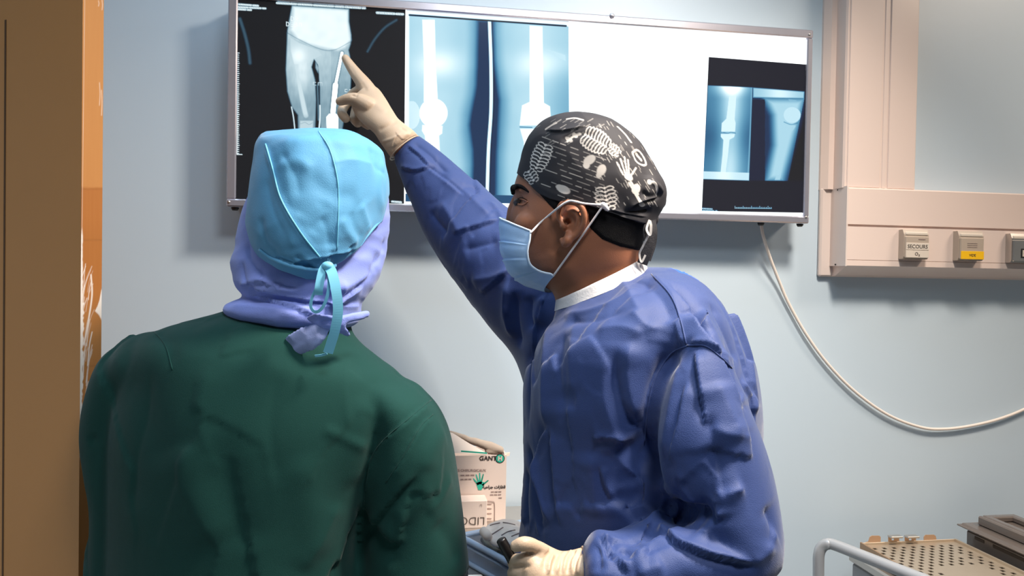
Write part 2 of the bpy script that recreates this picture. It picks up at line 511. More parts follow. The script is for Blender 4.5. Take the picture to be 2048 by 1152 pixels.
def glow(name, col, st):
    m = bpy.data.materials.new(name); m.use_nodes = True; nt = m.node_tree; nt.nodes.clear()
    out = nt.nodes.new('ShaderNodeOutputMaterial'); e = nt.nodes.new('ShaderNodeEmission')
    e.inputs[0].default_value = (*col, 1); e.inputs[1].default_value = st
    nt.links.new(e.outputs[0], out.inputs['Surface']); return m
M_panel = glow('lit_diffuser', (0.93, 1.0, 1.0), 1.75)
M_film = film_mat('x_ray_emulsion')

# ------------------------------------------------------------------ the room
YW = 1.69
def PZ(px, py, z):
    v = ray(px, py); return CAM+v*((z-CAM[2])/v[2])
def struct(name, lo, hi, m):
    o = MB().box(lo, hi).build(name, m); o['kind'] = 'structure'; return o
struct('wall_back', (-1.3, YW, 0), (3.3, YW+0.12, 2.9), M_wall)
struct('wall_left', (-1.3, -3.0, 0), (-1.2, YW, 2.9), M_wall)
struct('wall_right', (3.2, -3.0, 0), (3.3, YW, 2.9), M_wall)
struct('floor', (-1.3, -3.0, -0.1), (3.3, YW+0.12, 0), M_floor)
struct('ceiling', (-1.3, -3.0, 2.9), (3.3, YW+0.12, 3.0), M_ceil)

# ---- shapes read in the picture frame while a flat print is drawn
def sd_poly(X, Y, pts):
    P = np.array(pts, float); d = np.full(X.shape, 1e9); ins = np.zeros(X.shape, bool); n = len(P)
    for i in range(n):
        a, b = P[i], P[(i+1) % n]; e = b-a
        t = np.clip(((X-a[0])*e[0]+(Y-a[1])*e[1])/(e@e+1e-9), 0, 1)
        d = np.minimum(d, np.hypot(X-a[0]-t*e[0], Y-a[1]-t*e[1]))
        c = (a[1] > Y) != (b[1] > Y)
        with np.errstate(divide='ignore', invalid='ignore'):
            ins ^= c & (X < a[0]+(Y-a[1])*e[0]/(e[1] if e[1] else 1e-9))
    return np.where(ins, -d, d)
def poly(X, Y, pts, s): return smooth(s, -s, sd_poly(X, Y, pts))
def line(X, Y, pts, w, s=0.8):
    P = catmull(pts, max(2, 6*len(pts))) if len(pts) > 2 else np.array(pts, float)
    d = np.full(X.shape, 1e9)
    for a, b in zip(P[:-1], P[1:]):
        e = b-a; t = np.clip(((X-a[0])*e[0]+(Y-a[1])*e[1])/(e@e+1e-9), 0, 1)
        d = np.minimum(d, np.hypot(X-a[0]-t*e[0], Y-a[1]-t*e[1]))
    return smooth(w/2+s, w/2-s, d)
def pline(X, Y, segs, w, s=0.5):
    d = np.full(X.shape, 1e9)
    for x0, y0, x1, y1 in segs:
        a = np.array([x0, y0], float); e = np.array([x1-x0, y1-y0], float); t = np.clip(((X-a[0])*e[0]+(Y-a[1])*e[1])/(e@e+1e-9), 0, 1)
        d = np.minimum(d, np.hypot(X-a[0]-t*e[0], Y-a[1]-t*e[1]))
    return smooth(w/2+s, w/2-s, d)
LET = {'D': [(0, 0, 0, 1), (0, 0, .6, .1), (.6, .1, .8, .5), (.8, .5, .6, .9), (.6, .9, 0, 1)], 'R': [(0, 0, 0, 1), (0, 0, .7, .1), (.7, .1, .7, .45), (.7, .45, 0, .5), (.2, .5, .8, 1)],
       'E': [(0, 0, 0, 1), (0, 0, .7, 0), (0, .5, .6, .5), (0, 1, .7, 1)], 'B': [(0, 0, 0, 1), (0, 0, .6, .1), (.6, .1, .6, .4), (.6, .4, 0, .5), (0, .5, .7, .6), (.7, .6, .7, .9), (.7, .9, 0, 1)],
       'O': [(.1, .1, .7, .1), (.7, .1, .7, .9), (.7, .9, .1, .9), (.1, .9, .1, .1)], 'c': [(.7, .45, .1, .45), (.1, .45, .1, 1), (.1, 1, .7, 1)], 'm': [(0, .45, 0, 1), (0, .45, 1, .45), (.5, .45, .5, 1), (1, .45, 1, 1)]}
def letters(X, Y, s, x, y, h, w=1.3, sl=0.06):
    segs = []
    for c in s:
        for a in LET.get(c, []): segs.append((x+a[0]*h*.8, y+a[1]*h+sl*a[0]*h, x+a[2]*h*.8, y+a[3]*h+sl*a[2]*h))
        x += h*(1.05 if c != 'm' else 1.2); y += sl*h
    return pline(X, Y, segs, w)
def dashes(X, Y, x0, y0, x1, y1, h, seed, gap=0.12):
    rg = np.random.default_rng(seed); v = np.zeros(X.shape); t = 0.0; L = math.hypot(x1-x0, y1-y0)
    while t < 1:
        ln = rg.uniform(14, 40)/L; e = min(1, t+ln)
        v = np.maximum(v, pline(X, Y, [(x0+(x1-x0)*t, y0+(y1-y0)*t, x0+(x1-x0)*e, y0+(y1-y0)*e)], h, 0.8)); t = e+4.0/L
    return v*(0.82+0.18*np.sign(np.sin(X*1.9+Y)))

# ------------------------------------------------------------------ film viewer on the wall
YB = 1.60
bx0, bx1, bz0, bz1 = -0.353, 0.9435, 1.55+0.133, 1.55+0.581
box = empty('film_viewer', ((bx0+bx1)/2, YW, bz0), 'long chrome framed x-ray film viewer glowing white on the back wall', 'light box')
MB().box((bx0+0.006, YB+0.012, bz0+0.006), (bx1-0.006, YW, bz1-0.006), 0.002).build('housing', M_steel, box)
bw = 0.0185
def bar(lo, hi): return MB().box(lo, hi, 0.0025).build('frame_bar', M_chrome, box)
bar((bx0, YB, bz1-bw), (bx1, YB+0.02, bz1)); bar((bx0, YB, bz0), (bx1, YB+0.02, bz0+bw*0.86))
bar((bx0, YB+0.001, bz0+bw*0.86), (bx0+bw, YB+0.02, bz1-bw)); bar((bx1-bw*0.72, YB+0.001, bz0+bw*0.86), (bx1, YB+0.02, bz1-bw))
MB().box((bx0+bw-0.002, YB+0.0085, bz0+bw*0.8), (bx1-bw*0.7, YB+0.0115, bz1-bw+0.002)).build('lit_panel', M_panel, box)
for px in (1522, 1600, 470):
    p = PY(px, 441 if px > 1000 else 414, YB+0.04)
    V, F = tube([(p[0], p[1], bz0+0.004), (p[0], p[1], bz0-0.001), (p[0], p[1], bz0-0.005)], [0.008, 0.008, 0.0055], 14)
    build('rubber_foot', V, F, M_black, box)
for px, py in ((1619, 69), (1612, 434), (458, 404)):
    p = PY(px, py, YB); V, F = tube([p+[0, 0.001, 0], p-[0, 0.0018, 0]], [0.0032, 0.0026], 10); build('screw', V, F, M_steel, box)
p = PY(1224, 31, YB); V, F = ellipsoid(p+np.array([0, 0, -0.001]), (np.array([0.006, 0, 0]), np.array([0, 0.004, 0]), np.array([0, 0, 0.006]))); build('catch', V, F, M_chrome, box)
cab = [PY(*q, y) for *q, y in ((1522, 444, 1.645), (1526, 470, 1.65), (1540, 515, 1.665), (1558, 562, 1.676), (1577, 606, 1.68), (1612, 668, 1.68), (1655, 727, 1.68), (1710, 783, 1.68), (1775, 829, 1.68), (1840, 854, 1.68), (1890, 858, 1.68), (1950, 850, 1.68), (2010, 834, 1.68), (2070, 808, 1.68), (2160, 760, 1.68))]
V, F = tube(catmull(cab, 120), 0.0037, 10); build('power_cable', V, F, M_cable, box)

def film(corner_px, res, paint, label, tint=(2.9, 1.62, 1.1)):
    """a sheet of film: corners measured on the viewer's plane, image held in the emulsion (transmitted light)"""
    yf = YB+0.0065
    TL, TR, BR, BL = [PY(*c, yf) for c in corner_px]
    w_, h_ = res
    s = np.linspace(0, 1, w_)[None, :, None]; t = np.linspace(0, 1, h_)[:, None, None]
    P = (TL*(1-s)+TR*s)*(1-t)+(BL*(1-s)+BR*s)*t
    V = P.reshape(-1, 3); X, Y = project(V)
    v, warm = paint(X, Y)
    v = np.clip(v, 0, 1)
    v = np.clip((v-0.04)/0.96, 0, 1)
    col = np.stack([v**tint[0], v**tint[1], v**tint[2]], 1)*0.985+np.array([0.005, 0.005, 0.006])
    a = np.arange(h_-1)[:, None]*w_+np.arange(w_-1)[None, :]
    F = np.stack([a, a+w_, a+w_+1, a+1], -1).reshape(-1, 4)
    o = build('x_ray_film', V, F, M_film, None, True, None, col)
    return tag(o, label, 'x-ray film', 'x-ray films on the viewer')
def n2(X, Y, sc, seed=0): return perlin(np.column_stack([X/sc, Y/sc, np.full(X.shape, seed+0.5)]))

def paint1(X, Y):
    v = np.full(X.shape, 0.035)
    for P, wd in (([(480, 38), (490, 70), (497, 100), (500, 126)], 7), ([(793, 40), (770, 55), (750, 78), (735, 103)], 5)):
        v = np.maximum(v, 0.17*line(X, Y, P, wd, 3.5))
    body = poly(X, Y, [(584, 12), (697, 19), (697, 42), (702, 70), (701, 88), (697, 100), (703, 130), (701, 175), (692, 215), (684, 262), (676, 395), (648, 395), (640, 230), (640, 175), (634, 135), (628, 119), (623, 134), (630, 160), (632, 200), (630, 262), (626, 395), (600, 395), (596, 230), (584, 214), (575, 183), (572, 140), (573, 115), (575, 61)], 2.2)
    leg = 0.62-0.18*smooth(110, 220, Y)+0.05*n2(X, Y, 14)+0.04*n2(X, Y*0.3, 4, 3)
    leg = leg+0.2*np.exp(-((X-604)/16)**2)*smooth(90, 130, Y)*smooth(215, 150, Y)
    leg = np.where(X > 662, leg-0.06, leg)
    pel = poly(X, Y, [(588, 14), (696, 20), (696, 45), (701, 80), (690, 95), (676, 100), (655, 97), (620, 88), (596, 78), (582, 60), (586, 40)], 5)
    v = v*(1-body)+leg*body
    v = v*(1-pel)+pel*(0.87+0.06*n2(X, Y, 18, 7))
    hip = poly(X, Y, [(576, 66), (600, 82), (640, 97), (650, 112), (625, 125), (622, 135), (585, 133), (577, 100)], 6)
    v = np.maximum(v, hip*(0.68+0.22*np.exp(-((X-597)/16)**2-((Y-112)/18)**2)))
    v = np.maximum(v, 0.72*line(X, Y, [(586, 95), (593, 130), (599, 170), (608, 215), (612, 232)], 13, 4)*smooth(262, 225, Y+0*X))
    v = np.maximum(v, 0.66*poly(X, Y, [(599, 240), (628, 240), (627, 262), (598, 262)], 3))
    v = np.minimum(v, 1-0.55*line(X, Y, [(601, 248), (610, 245), (618, 249), (626, 245)], 1.6))
    gap = poly(X, Y, [(628, 118), (624, 134), (631, 150), (633, 200), (633, 262), (639, 262), (639, 205), (638, 150), (636, 130)], 1.2)
    v = v*(1-0.92*gap)
    v = np.maximum(v, 0.5*poly(X, Y, [(631, 122), (638, 136), (636, 146), (631, 136)], 2))
    v = np.maximum(v, 0.3*line(X, Y, [(635, 170), (636, 200), (637, 240)], 3, 2))
    v = np.maximum(v, 0.8*line(X, Y, [(583, 214), (587, 235), (590, 262)], 2.4, 0.7)); v = np.maximum(v, 0.85*line(X, Y, [(640, 211), (640, 235), (638, 262)], 3, 0.8))
    pe = line(X, Y, [(575, 66), (600, 80), (640, 98), (668, 100), (700, 84)], 1.4, 1); v = np.where(Y < 105, v*(1-0.35*pe), v)
    rod = pline(X, Y, [(684, 106, 672, 166)], 6.5, 0.6); rod = np.maximum(rod, pline(X, Y, [(671, 170, 666, 224)], 11, 0.6))
    rod = np.maximum(rod, poly(X, Y, [(658, 227), (671, 226), (677, 231), (677, 262), (653, 262), (652, 234)], 0.8))
    rim = np.maximum(pline(X, Y, [(671, 170, 666, 224)], 15, 1), pline(X, Y, [(684, 106, 672, 166)], 10, 1))
    v = v*(1-0.3*rim*(1-rod)); v = np.maximum(v, rod)
    v = np.maximum(v, 0.75*letters(X, Y, 'cm', 626, 160, 10)); v = np.maximum(v, 0.85*letters(X, Y, 'cm', 689, 174, 9.5))
    v = np.maximum(v, 0.95*letters(X, Y, 'DR', 582, 33, 8.5)); v = np.maximum(v, 0.95*letters(X, Y, 'DEBO', 573, 44, 8))
    tk = [(474, y, 477.5 if i % 5 else 478.5, y) for i, y in enumerate(np.arange(106, 309, 4.1))]+[(474, 106, 474, 309), (474, 309, 484, 309)]
    v = np.maximum(v, pline(X, Y, tk, 1.5, 0.6))
    for x0, y0, x1, y1, h, s in ((475, 8.5, 516, 11.5, 4, 1), (475, 14, 531, 17, 4, 2), (475, 18.5, 502, 20, 4, 3), (554, 6, 730, 16.5, 4.4, 4), (556, 1.5, 680, 8, 3, 8), (754, 25.5, 806, 28.5, 5, 5), (784, 403, 802, 404.5, 4, 6)):
        v = np.maximum(v, 0.92*dashes(X, Y, x0, y0, x1, y1, h, s))
    return v, None
film([(473, -6), (811, 18), (808, 407.5), (470, 401.5)], (330, 400), paint1, 'dark x-ray film of pelvis and both thighs, at left end of the viewer', (1.75, 1.32, 1.12))

def paint2(X, Y):
    v = np.full(X.shape, 0.67)+0.03*n2(X, Y, 40)
    dark = 0.85*poly(X, Y, [(952, 38), (990, 40), (988, 70), (994, 140), (1006, 200), (1004, 250), (998, 330), (1000, 400), (936, 402), (940, 330), (932, 262), (934, 230), (944, 190), (950, 130)], 24)
    v = v-0.5*dark
    v = v-0.26*poly(X, Y, [(955, 40), (988, 42), (990, 120), (999, 200), (994, 300), (992, 400), (944, 400), (946, 300), (938, 250), (952, 170)], 7)
    v = v+0.2*np.exp(-((Y-128)/26)**2)*(np.exp(-((X-880)/45)**2)+0.8*np.exp(-((X-1075)/50)**2))
    v = v-0.14*smooth(1060, 1138, X)*smooth(110, 200, Y)
    for c0, w0, y0, y1 in ((861, 62, 40, 410), (1076, 60, 40, 410)):
        v = v+0.09*np.exp(-((X-c0)/w0)**2)
    v = np.maximum(v, 0.125)
    bone = poly(X, Y, [(843, 38), (871, 38), (873, 120), (877, 200), (882, 205), (846, 205), (846, 120)], 2.5)
    bone = np.maximum(bone, smooth(1.07, 0.95, np.hypot((X-867)/29, (Y-226)/30)))
    bone = np.maximum(bone, poly(X, Y, [(843, 248), (887, 250), (886, 268), (880, 272), (883, 330), (890, 410), (866, 410), (852, 330), (848, 272), (842, 262)], 3))
    bone = np.maximum(bone, poly(X, Y, [(1058, 50), (1086, 52), (1089, 205), (1101, 212), (1104, 252), (1038, 252), (1043, 210), (1058, 203)], 2))
    bone = np.maximum(bone, poly(X, Y, [(1038, 256), (1104, 256), (1100, 275), (1080, 290), (1086, 400), (1050, 400), (1046, 285)], 3))
    bone = np.maximum(bone, 0.8*poly(X, Y, [(1084, 88), (1136, 106), (1138, 130), (1086, 112)], 7))
    v = np.maximum(v, bone)
    v = v*(1-0.5*pline(X, Y, [(1040, 254, 1064, 255)], 2, 0.8))
    v = np.where(np.hypot((X-824)/16, (Y-230)/28) < 1, v+0.1, v)
    dv = line(X, Y, [(979, 42), (982, 130), (982, 220), (977, 300), (974, 400)], 7, 0.8); v = np.maximum(v, 0.93*dv)
    v = v*(1-0.4*line(X, Y, [(984, 42), (987, 130), (987, 220), (982, 300), (979, 400)], 2, 1.4))
    v = np.maximum(v, smooth(825, 817, X)*0.94)
    v = np.where(Y > 388+0.012*(X-820), 0.2, v)
    top = pline(X, Y, [(819, 30, 1132, 52)], 3.4, 0.7); v = np.where(Y < 30+(X-819)*0.0703+1, 0.95, v); v = v*(1-0.95*top)
    return v, None
film([(813, 20), (1137, 42), (1139, 409), (811, 403)], (320, 380), paint2, 'pale blue x-ray film of two knees with implants, second along the viewer')

def paint3(X, Y):
    v = np.full(X.shape, 0.05)+0.0*X
    A = poly(X, Y, [(1416, 171), (1505, 175), (1498, 361), (1406, 358)], 1.0)
    a = 0.36+0.44*np.exp(-((X-1462+(Y-260)*0.04)/24)**2)-0.12*np.exp(-((Y-275)/40)**2)
    a = a+0.4*smooth(200, 172, Y)*np.exp(-((X-1462)/34)**2)
    ax = lambda y: 1468-(y-172)*0.13
    sh = poly(X, Y, [(1460, 172), (1475, 173), (1470, 238), (1472, 246), (1471, 264), (1442, 264), (1443, 246), (1452, 237)], 1.2)
    sh = np.maximum(sh, poly(X, Y, [(1441, 267), (1471, 267), (1469, 275), (1460, 280), (1457, 310), (1452, 348), (1440, 348), (1444, 310), (1446, 280), (1441, 274)], 1.5))
    a = np.maximum(a, 0.86*sh); a = np.maximum(a, 0.55*line(X, Y, [(1464, 285), (1461, 320), (1458, 347)], 5, 2.5)*smooth(270, 290, Y))
    a = np.where((X > 1447) & (X < 1472), a*(1-0.4*line(X, Y, [(1443, 264.5), (1455, 266.5), (1462, 264.5), (1472, 266.5)], 1.5)), a)
    a = np.where(Y > 343+0.03*(X-1406), 0.8+0.1*np.exp(-((X-1448)/20)**2), a)
    strip = line(X, Y, [(1504, 176), (1503, 230), (1500, 300), (1496, 358)], 7, 2.5); a = np.maximum(a, 0.55*strip)
    v = v*(1-A)+a*A
    B = poly(X, Y, [(1506, 175), (1609, 183), (1606, 362), (1499, 361)], 1.0)
    b = 0.12+0.6*poly(X, Y, [(1530, 197), (1608, 198), (1596, 250), (1566, 361), (1533, 361), (1548, 290), (1546, 230)], 12)
    b = np.maximum(b, poly(X, Y, [(1506, 175), (1609, 183), (1608, 197), (1506, 195)], 2.5)*(0.66+0.2*np.exp(-((X-1560)/30)**2)))
    b = np.where((X < 1530) & (Y > 199), np.minimum(b, 0.07), b)
    bn = 0.92*smooth(1.12, 0.9, np.hypot((X-1584)/18, (Y-230)/17)); bn = np.maximum(bn, 0.7*poly(X, Y, [(1575, 196), (1596, 198), (1594, 222), (1574, 222)], 4))
    bn = np.maximum(bn, poly(X, Y, [(1567, 247), (1594, 250), (1590, 258), (1582, 268), (1572, 310), (1561, 361), (1548, 361), (1562, 305), (1570, 268)], 2.2)*0.82)
    b = np.maximum(b, 0.86*bn); b = b*(1-0.35*line(X, Y, [(1568, 244), (1582, 249), (1595, 246)], 1.6))
    b = np.where(X > 1598+(250-Y)*0.2, b*0.35, b)
    v = v*(1-B)+b*B
    tk = [(x, 414.6 if i % 5 else 412.5, x, 417) for i, x in enumerate(np.arange(1470, 1543, 3.3))]+[(1470, 416, 1543, 417)]
    v = np.maximum(v, 0.7*pline(X, Y, tk, 1.1, 0.5))
    v = np.maximum(v, 0.85*dashes(X, Y, 1405, 417, 1424, 418, 2.6, 21)); v = np.maximum(v, 0.85*dashes(X, Y, 1404, 421, 1434, 422, 2.6, 22))
    return v, None
film([(1417.5, 114), (1612, 129), (1606, 425.5), (1403.5, 422)], (240, 340), paint3, 'small black bordered x-ray film of two knee views, at right end of the viewer')

# ------------------------------------------------------------------ cream service trunking on the right of the wall
tr = empty('service_trunking', (1.15, YW, 1.5), 'cream wall trunking, a vertical duct joining a horizontal gas outlet rail', 'trunking')
yF = 1.628
xa, xb = PY(1690, 200, yF)[0], PY(1836, 200, yF)[0]
zr1, zr0 = PY(1694, 374, 1.618)[2], PY(1694, 531, 1.618)[2]
xfl = PY(1642, 250, 1.685)[0]
V, F = prism([(xfl, YW, 0), (xfl, 1.683, 0), (xfl+0.012, 1.668, 0), (xa, 1.668, 0), (xa, yF+0.004, 0), (xa+0.004, yF, 0), (xb-0.004, yF, 0), (xb, yF+0.004, 0), (xb, YW, 0)], np.array([0, 0, 2.9-zr1]))
V = [v+np.array([0, 0, zr1]) for v in V]; MB().add(V, F).build('vertical_duct', M_cream, tr)
def vstrip(p0, p1, name, dy=0.0025):
    x0, x1 = PY(p0, 200, yF)[0], PY(p1, 200, yF)[0]
    MB().box((x0, yF-dy, zr1+0.001), (x1, yF+0.003, 2.9), 0.0012).build(name, M_cream, tr)
vstrip(1697, 1762, 'cover_strip'); vstrip(1766.5, 1774, 'joint_strip', 0.0015); vstrip(1778, 1832, 'cover_strip')
yR = 1.618; xr = PY(1695, 450, yR)[0]; xe = 2.6
zm = PY(1695, 448, yR)[2]; zm2 = PY(1695, 452.5, yR)[2]; zl = PY(1695, 519, yR)[2]
zf = PY(1640, 553, 1.685)[2]
prof = [(YW, zr1), (yR+0.003, zr1), (yR, zr1-0.003), (yR, zm), (yR+0.006, zm), (yR+0.006, zm2), (yR, zm2), (yR, zl), (yR+0.002, zl-0.0008), (yR, zl-0.0016), (yR, zr0), (1.66, zf+0.004), (1.683, zf), (YW, zf)]
V, F = prism([(xr, y, z) for y, z in prof], np.array([xe-xr, 0, 0])); MB().add(V, F).build('rail_body', M_cream, tr)
xc = PY(1666, 450, 1.665)[0]
V, F = prism([(xr-0.001, yR-0.002, zr0), (xr-0.001, yR-0.002, zr1+0.002), (xc, 1.668, zr1+0.002), (xc, 1.668, zr0)], np.array([0.0, 0.0, 0]))
V, F = prism([(xr, yR-0.0015, zr0-0.001), (xr-0.004, yR-0.0015, zr0-0.001), (xc, 1.665, zr0-0.001), (xc, YW, zr0-0.001), (xr, YW, zr0-0.001)], np.array([0, 0, zr1-zr0+0.004]))
MB().add(V, F).build('end_cap', M_cream_d, tr, label='plain pale end cap of the rail')
V, F = prism([(xfl, YW, zf), (xfl, 1.683, zf), (xfl+0.02, 1.664, zr0-0.001), (xr, 1.664, zr0-0.001), (xr, 1.683, zf), (xr, YW, zf)], np.array([0, 0, 0.0]))
MB().box((xfl, 1.676, zf), (xr+0.01, YW, zr1+0.004), 0.004).build('base_flange', M_cream_d, tr)
for px, py in ((1676, 380), (1671, 529)):
    p = PY(px, py, 1.652); q = p.copy(); V, F = tube([p+[0.002, 0, 0], p-[0.002, 0.001, 0]], [0.0022, 0.0018], 8); build('screw', V, F, M_black, tr)

def outlet(x0, y0, x1, y1, label, kind):
    yb, yf_ = yR, yR-0.022
    a = PY(x0, y1, yb+0.0); c0 = PY(x0+9, y0, yf_); c1 = PY(x1, y1, yf_)
    X0, X1 = c0[0], c1[0]; Z1, Z0 = c0[2], c1[2]
    o = empty('gas_outlet', ((X0+X1)/2, yR, Z0), label, 'outlet', 'gas outlets on the rail')
    H = Z1-Z0; W = X1-X0
    V, F = prism([(X0, yb, Z0-0.002), (X0, yb, Z1+0.003), (X0, yf_+0.008, Z1+0.003), (X0, yf_+0.003, Z1-0.13*H), (X0, yf_+0.003, Z0+0.004), (X0, yf_+0.006, Z0-0.002)], np.array([W, 0, 0]))
    MB().add(V, F).build('socket_body', M_grey_pl if kind < 3 else M_steel, o)
    MB().box((X0+0.002, yf_-0.001, Z0), (X1-0.001, yf_+0.005, Z1-0.2*H), 0.002).build('cover_flap', M_grey_pl if kind < 3 else M_steel, o)
    MB().box((X0+0.003, yf_+0.0015, Z1-0.17*H), (X1-0.002, yf_+0.009, Z1-0.04*H), 0.002).build('hinge_bar', M_grey_l, o)
    ux = np.array([1.0, 0, 0]); uz = np.array([0, 0, 1.0]); yl = yf_-0.0015
    if kind == 1:
        MB().box((X0+0.003, yl-0.0006, Z0+0.3*H), (X1-0.002, yl+0.001, Z0+0.56*H), 0.0004).build('label_plate', M_grey_l, o)
        MB().box((X0+0.003, yl-0.0004, Z0+0.02*H), (X1-0.002, yl+0.001, Z0+0.285*H), 0.0004).build('label_plate', M_grey_l, o)
        place_text('SECOURS', 0.0125, np.array([(X0+X1)/2, yl-0.0007, Z0+0.42*H]), ux, uz, M_ink, o)
        place_text('O\u2082', 0.011, np.array([(X0+X1)/2, yl-0.0005, Z0+0.15*H]), ux, uz, M_ink, o)
        MB().box((X0+0.55*W, yl-0.0004, Z0+0.68*H), (X0+0.82*W, yl+0.001, Z0+0.71*H)).build('slot', M_ink_l, o)
    elif kind == 2:
        MB().box((X0+0.003, yl-0.0006, Z0+0.015*H), (X1-0.002, yl+0.001, Z0+0.31*H), 0.0004).build('label_plate', M_yellow, o, label='yellow label plate')
        place_text('VIDE', 0.0085, np.array([(X0+X1)/2, yl-0.0007, Z0+0.16*H]), ux, uz, M_ink, o)
        for k in range(3): MB().box((X0+0.3*W, yl-0.0003, Z0+(0.45+0.07*k)*H), (X0+0.7*W, yl+0.001, Z0+(0.46+0.07*k)*H)).build('slot', M_ink_l, o)
    else:
        MB().box((X0+0.35*W, yl-0.0006, Z0+0.14*H), (X0+0.85*W, yl+0.001, Z0+0.48*H)).build('label_frame', M_ink_k, o)
        MB().box((X0+0.39*W, yl-0.0012, Z0+0.19*H), (X0+0.81*W, yl+0.001, Z0+0.43*H)).build('label_plate', M_grey_l, o)
        place_text('4', 0.012, np.array([X0+0.48*W, yl-0.0013, Z0+0.31*H]), ux, uz, M_ink_k, o)
    return o
outlet(1801, 461, 1858, 517, 'grey gas outlet with white SECOURS label, left on the cream rail', 1)
outlet(1911, 464, 1968, 520, 'grey gas outlet with yellow label, middle of the cream rail', 2)
outlet(2017, 469, 2072, 524, 'metal cornered outlet with black framed tag, cut off at the photo edge', 3)

# ------------------------------------------------------------------ open wooden door at the left
E1 = PY(205, 500, 1.235); En = np.array([math.cos(math.radians(32)), -math.sin(math.radians(32)), 0])   # edge normal
Fn = np.array([-math.sin(math.radians(32)), -math.cos(math.radians(32)), 0])                              # face normal
vA = ray(162, 500); vB = ray(204, 500)
Bc = CAM+vB*(1.235/vB[1]); Bc[2] = 0
# near corner of the edge: on the line through Bc along Fn, seen at px 162
M2 = np.array([[vA[0], -Fn[0]], [vA[1], -Fn[1]]]); tA, sA = np.linalg.solve(M2, Bc[:2])
TH = sA; Ac = Bc+Fn*TH
door = empty('door_1', (Bc[0]-En[0]*0.4, Bc[1]-En[1]*0.4, 0.0)); door['kind'] = 'structure'
lw = 0.74; Z1 = 2.35
leaf = [Ac-En*0.004, Bc-En*0.004, Bc-En*lw, Ac-En*lw]
V, F = prism([p+np.array([0, 0, 0.008])+En*0.0035 for p in leaf[:2]]+[p+np.array([0, 0, 0.008]) for p in leaf[2:]], np.array([0, 0, Z1])); MB().add(V, F).build('leaf', M_door, door)
g0 = None
vG = ray(8, 400); M2 = np.array([[vG[0], -En[0]], [vG[1], -En[1]]]); tg, sg = np.linalg.solve(M2, Ac[:2]); G = Ac+En*sg
V, F = prism([G+Fn*0.0006+np.array([0, 0, 0.05]), G+En*0.004+Fn*0.0006+np.array([0, 0, 0.05]), G+En*0.004-Fn*0.001+np.array([0, 0, 0.05]), G-Fn*0.001+np.array([0, 0, 0.05])], np.array([0, 0, PY(8, 40, G[1])[2]-0.05]))
MB().add(V, F).build('panel_joint', mat('joint_shadow', (96, 66, 40), 0.8), door)
def edge_strip():
    nz, ns = 1300, 48
    zs = np.linspace(0.008, Z1, nz); ss = np.linspace(0, 1, ns)
    P = (Ac[None, None]*(1-ss[None, :, None])+Bc[None, None]*ss[None, :, None])+np.array([0, 0, 1.0])*zs[:, None, None]
    V = P.reshape(-1, 3); X, Y = project(V)
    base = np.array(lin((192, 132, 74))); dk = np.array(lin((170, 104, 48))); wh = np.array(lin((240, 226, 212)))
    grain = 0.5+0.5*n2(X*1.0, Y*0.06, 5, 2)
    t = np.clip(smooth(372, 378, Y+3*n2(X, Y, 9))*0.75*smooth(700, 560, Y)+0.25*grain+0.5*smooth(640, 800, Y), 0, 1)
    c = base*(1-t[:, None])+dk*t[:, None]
    w_ = np.zeros(len(X)); rg = np.random.default_rng(4)
    # bare white streaks where the finish is scraped off
    cx = 163+0.0*Y-(Y-460)*0.012; wd = np.interp(Y, [455, 470, 520, 580, 600, 650, 720, 780, 850, 900, 925], [0, 3, 4, 5, 9, 9, 11, 8, 7, 4, 0])
    w_ = np.maximum(w_, smooth(1.2, -1.2, np.abs(X-cx-1)-wd*0.55*(1+0.9*n2(X, Y, 7, 5))))
    for _ in range(46):
        y0 = rg.uniform(500, 880); l = rg.uniform(20, 80); x0 = rg.uniform(160, 178)-(y0-460)*0.012; dx = rg.uniform(4, 22)*l/80
        w_ = np.maximum(w_, rg.uniform(0.4, 0.95)*line(X, Y, [(x0, y0+l), (x0+dx*0.4, y0+l*0.4), (x0+dx, y0)], rg.uniform(0.5, 2.2), 0.7))
    w_ = np.maximum(w_, poly(X, Y, [(203, 578), (205, 578), (203, 640), (198, 630), (190, 622), (195, 612), (199, 600)], 1.0))
    w_ = np.maximum(w_, 0.9*line(X, Y, [(182, 550), (184, 590), (177, 640), (168, 690)], 3, 1.0))
    for x, y0, y1 in ((199, 165, 210), (203, 180, 230), (197, 2, 12), (204, 0, 20)): w_ = np.maximum(w_, 0.5*line(X, Y, [(x, y0), (x+1, (y0+y1)/2), (x, y1)], 1.5, 1))
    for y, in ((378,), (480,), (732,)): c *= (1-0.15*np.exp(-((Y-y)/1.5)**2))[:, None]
    c = c*(1-w_[:, None])+wh*w_[:, None]
    a = np.arange(nz-1)[:, None]*ns+np.arange(ns-1)[None, :]
    F = np.stack([a, a+1, a+ns+1, a+ns], -1).reshape(-1, 4)
    # lipping: a thin slab, front grid plus a back
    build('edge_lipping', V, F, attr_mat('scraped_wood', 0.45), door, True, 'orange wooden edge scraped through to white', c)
edge_strip()

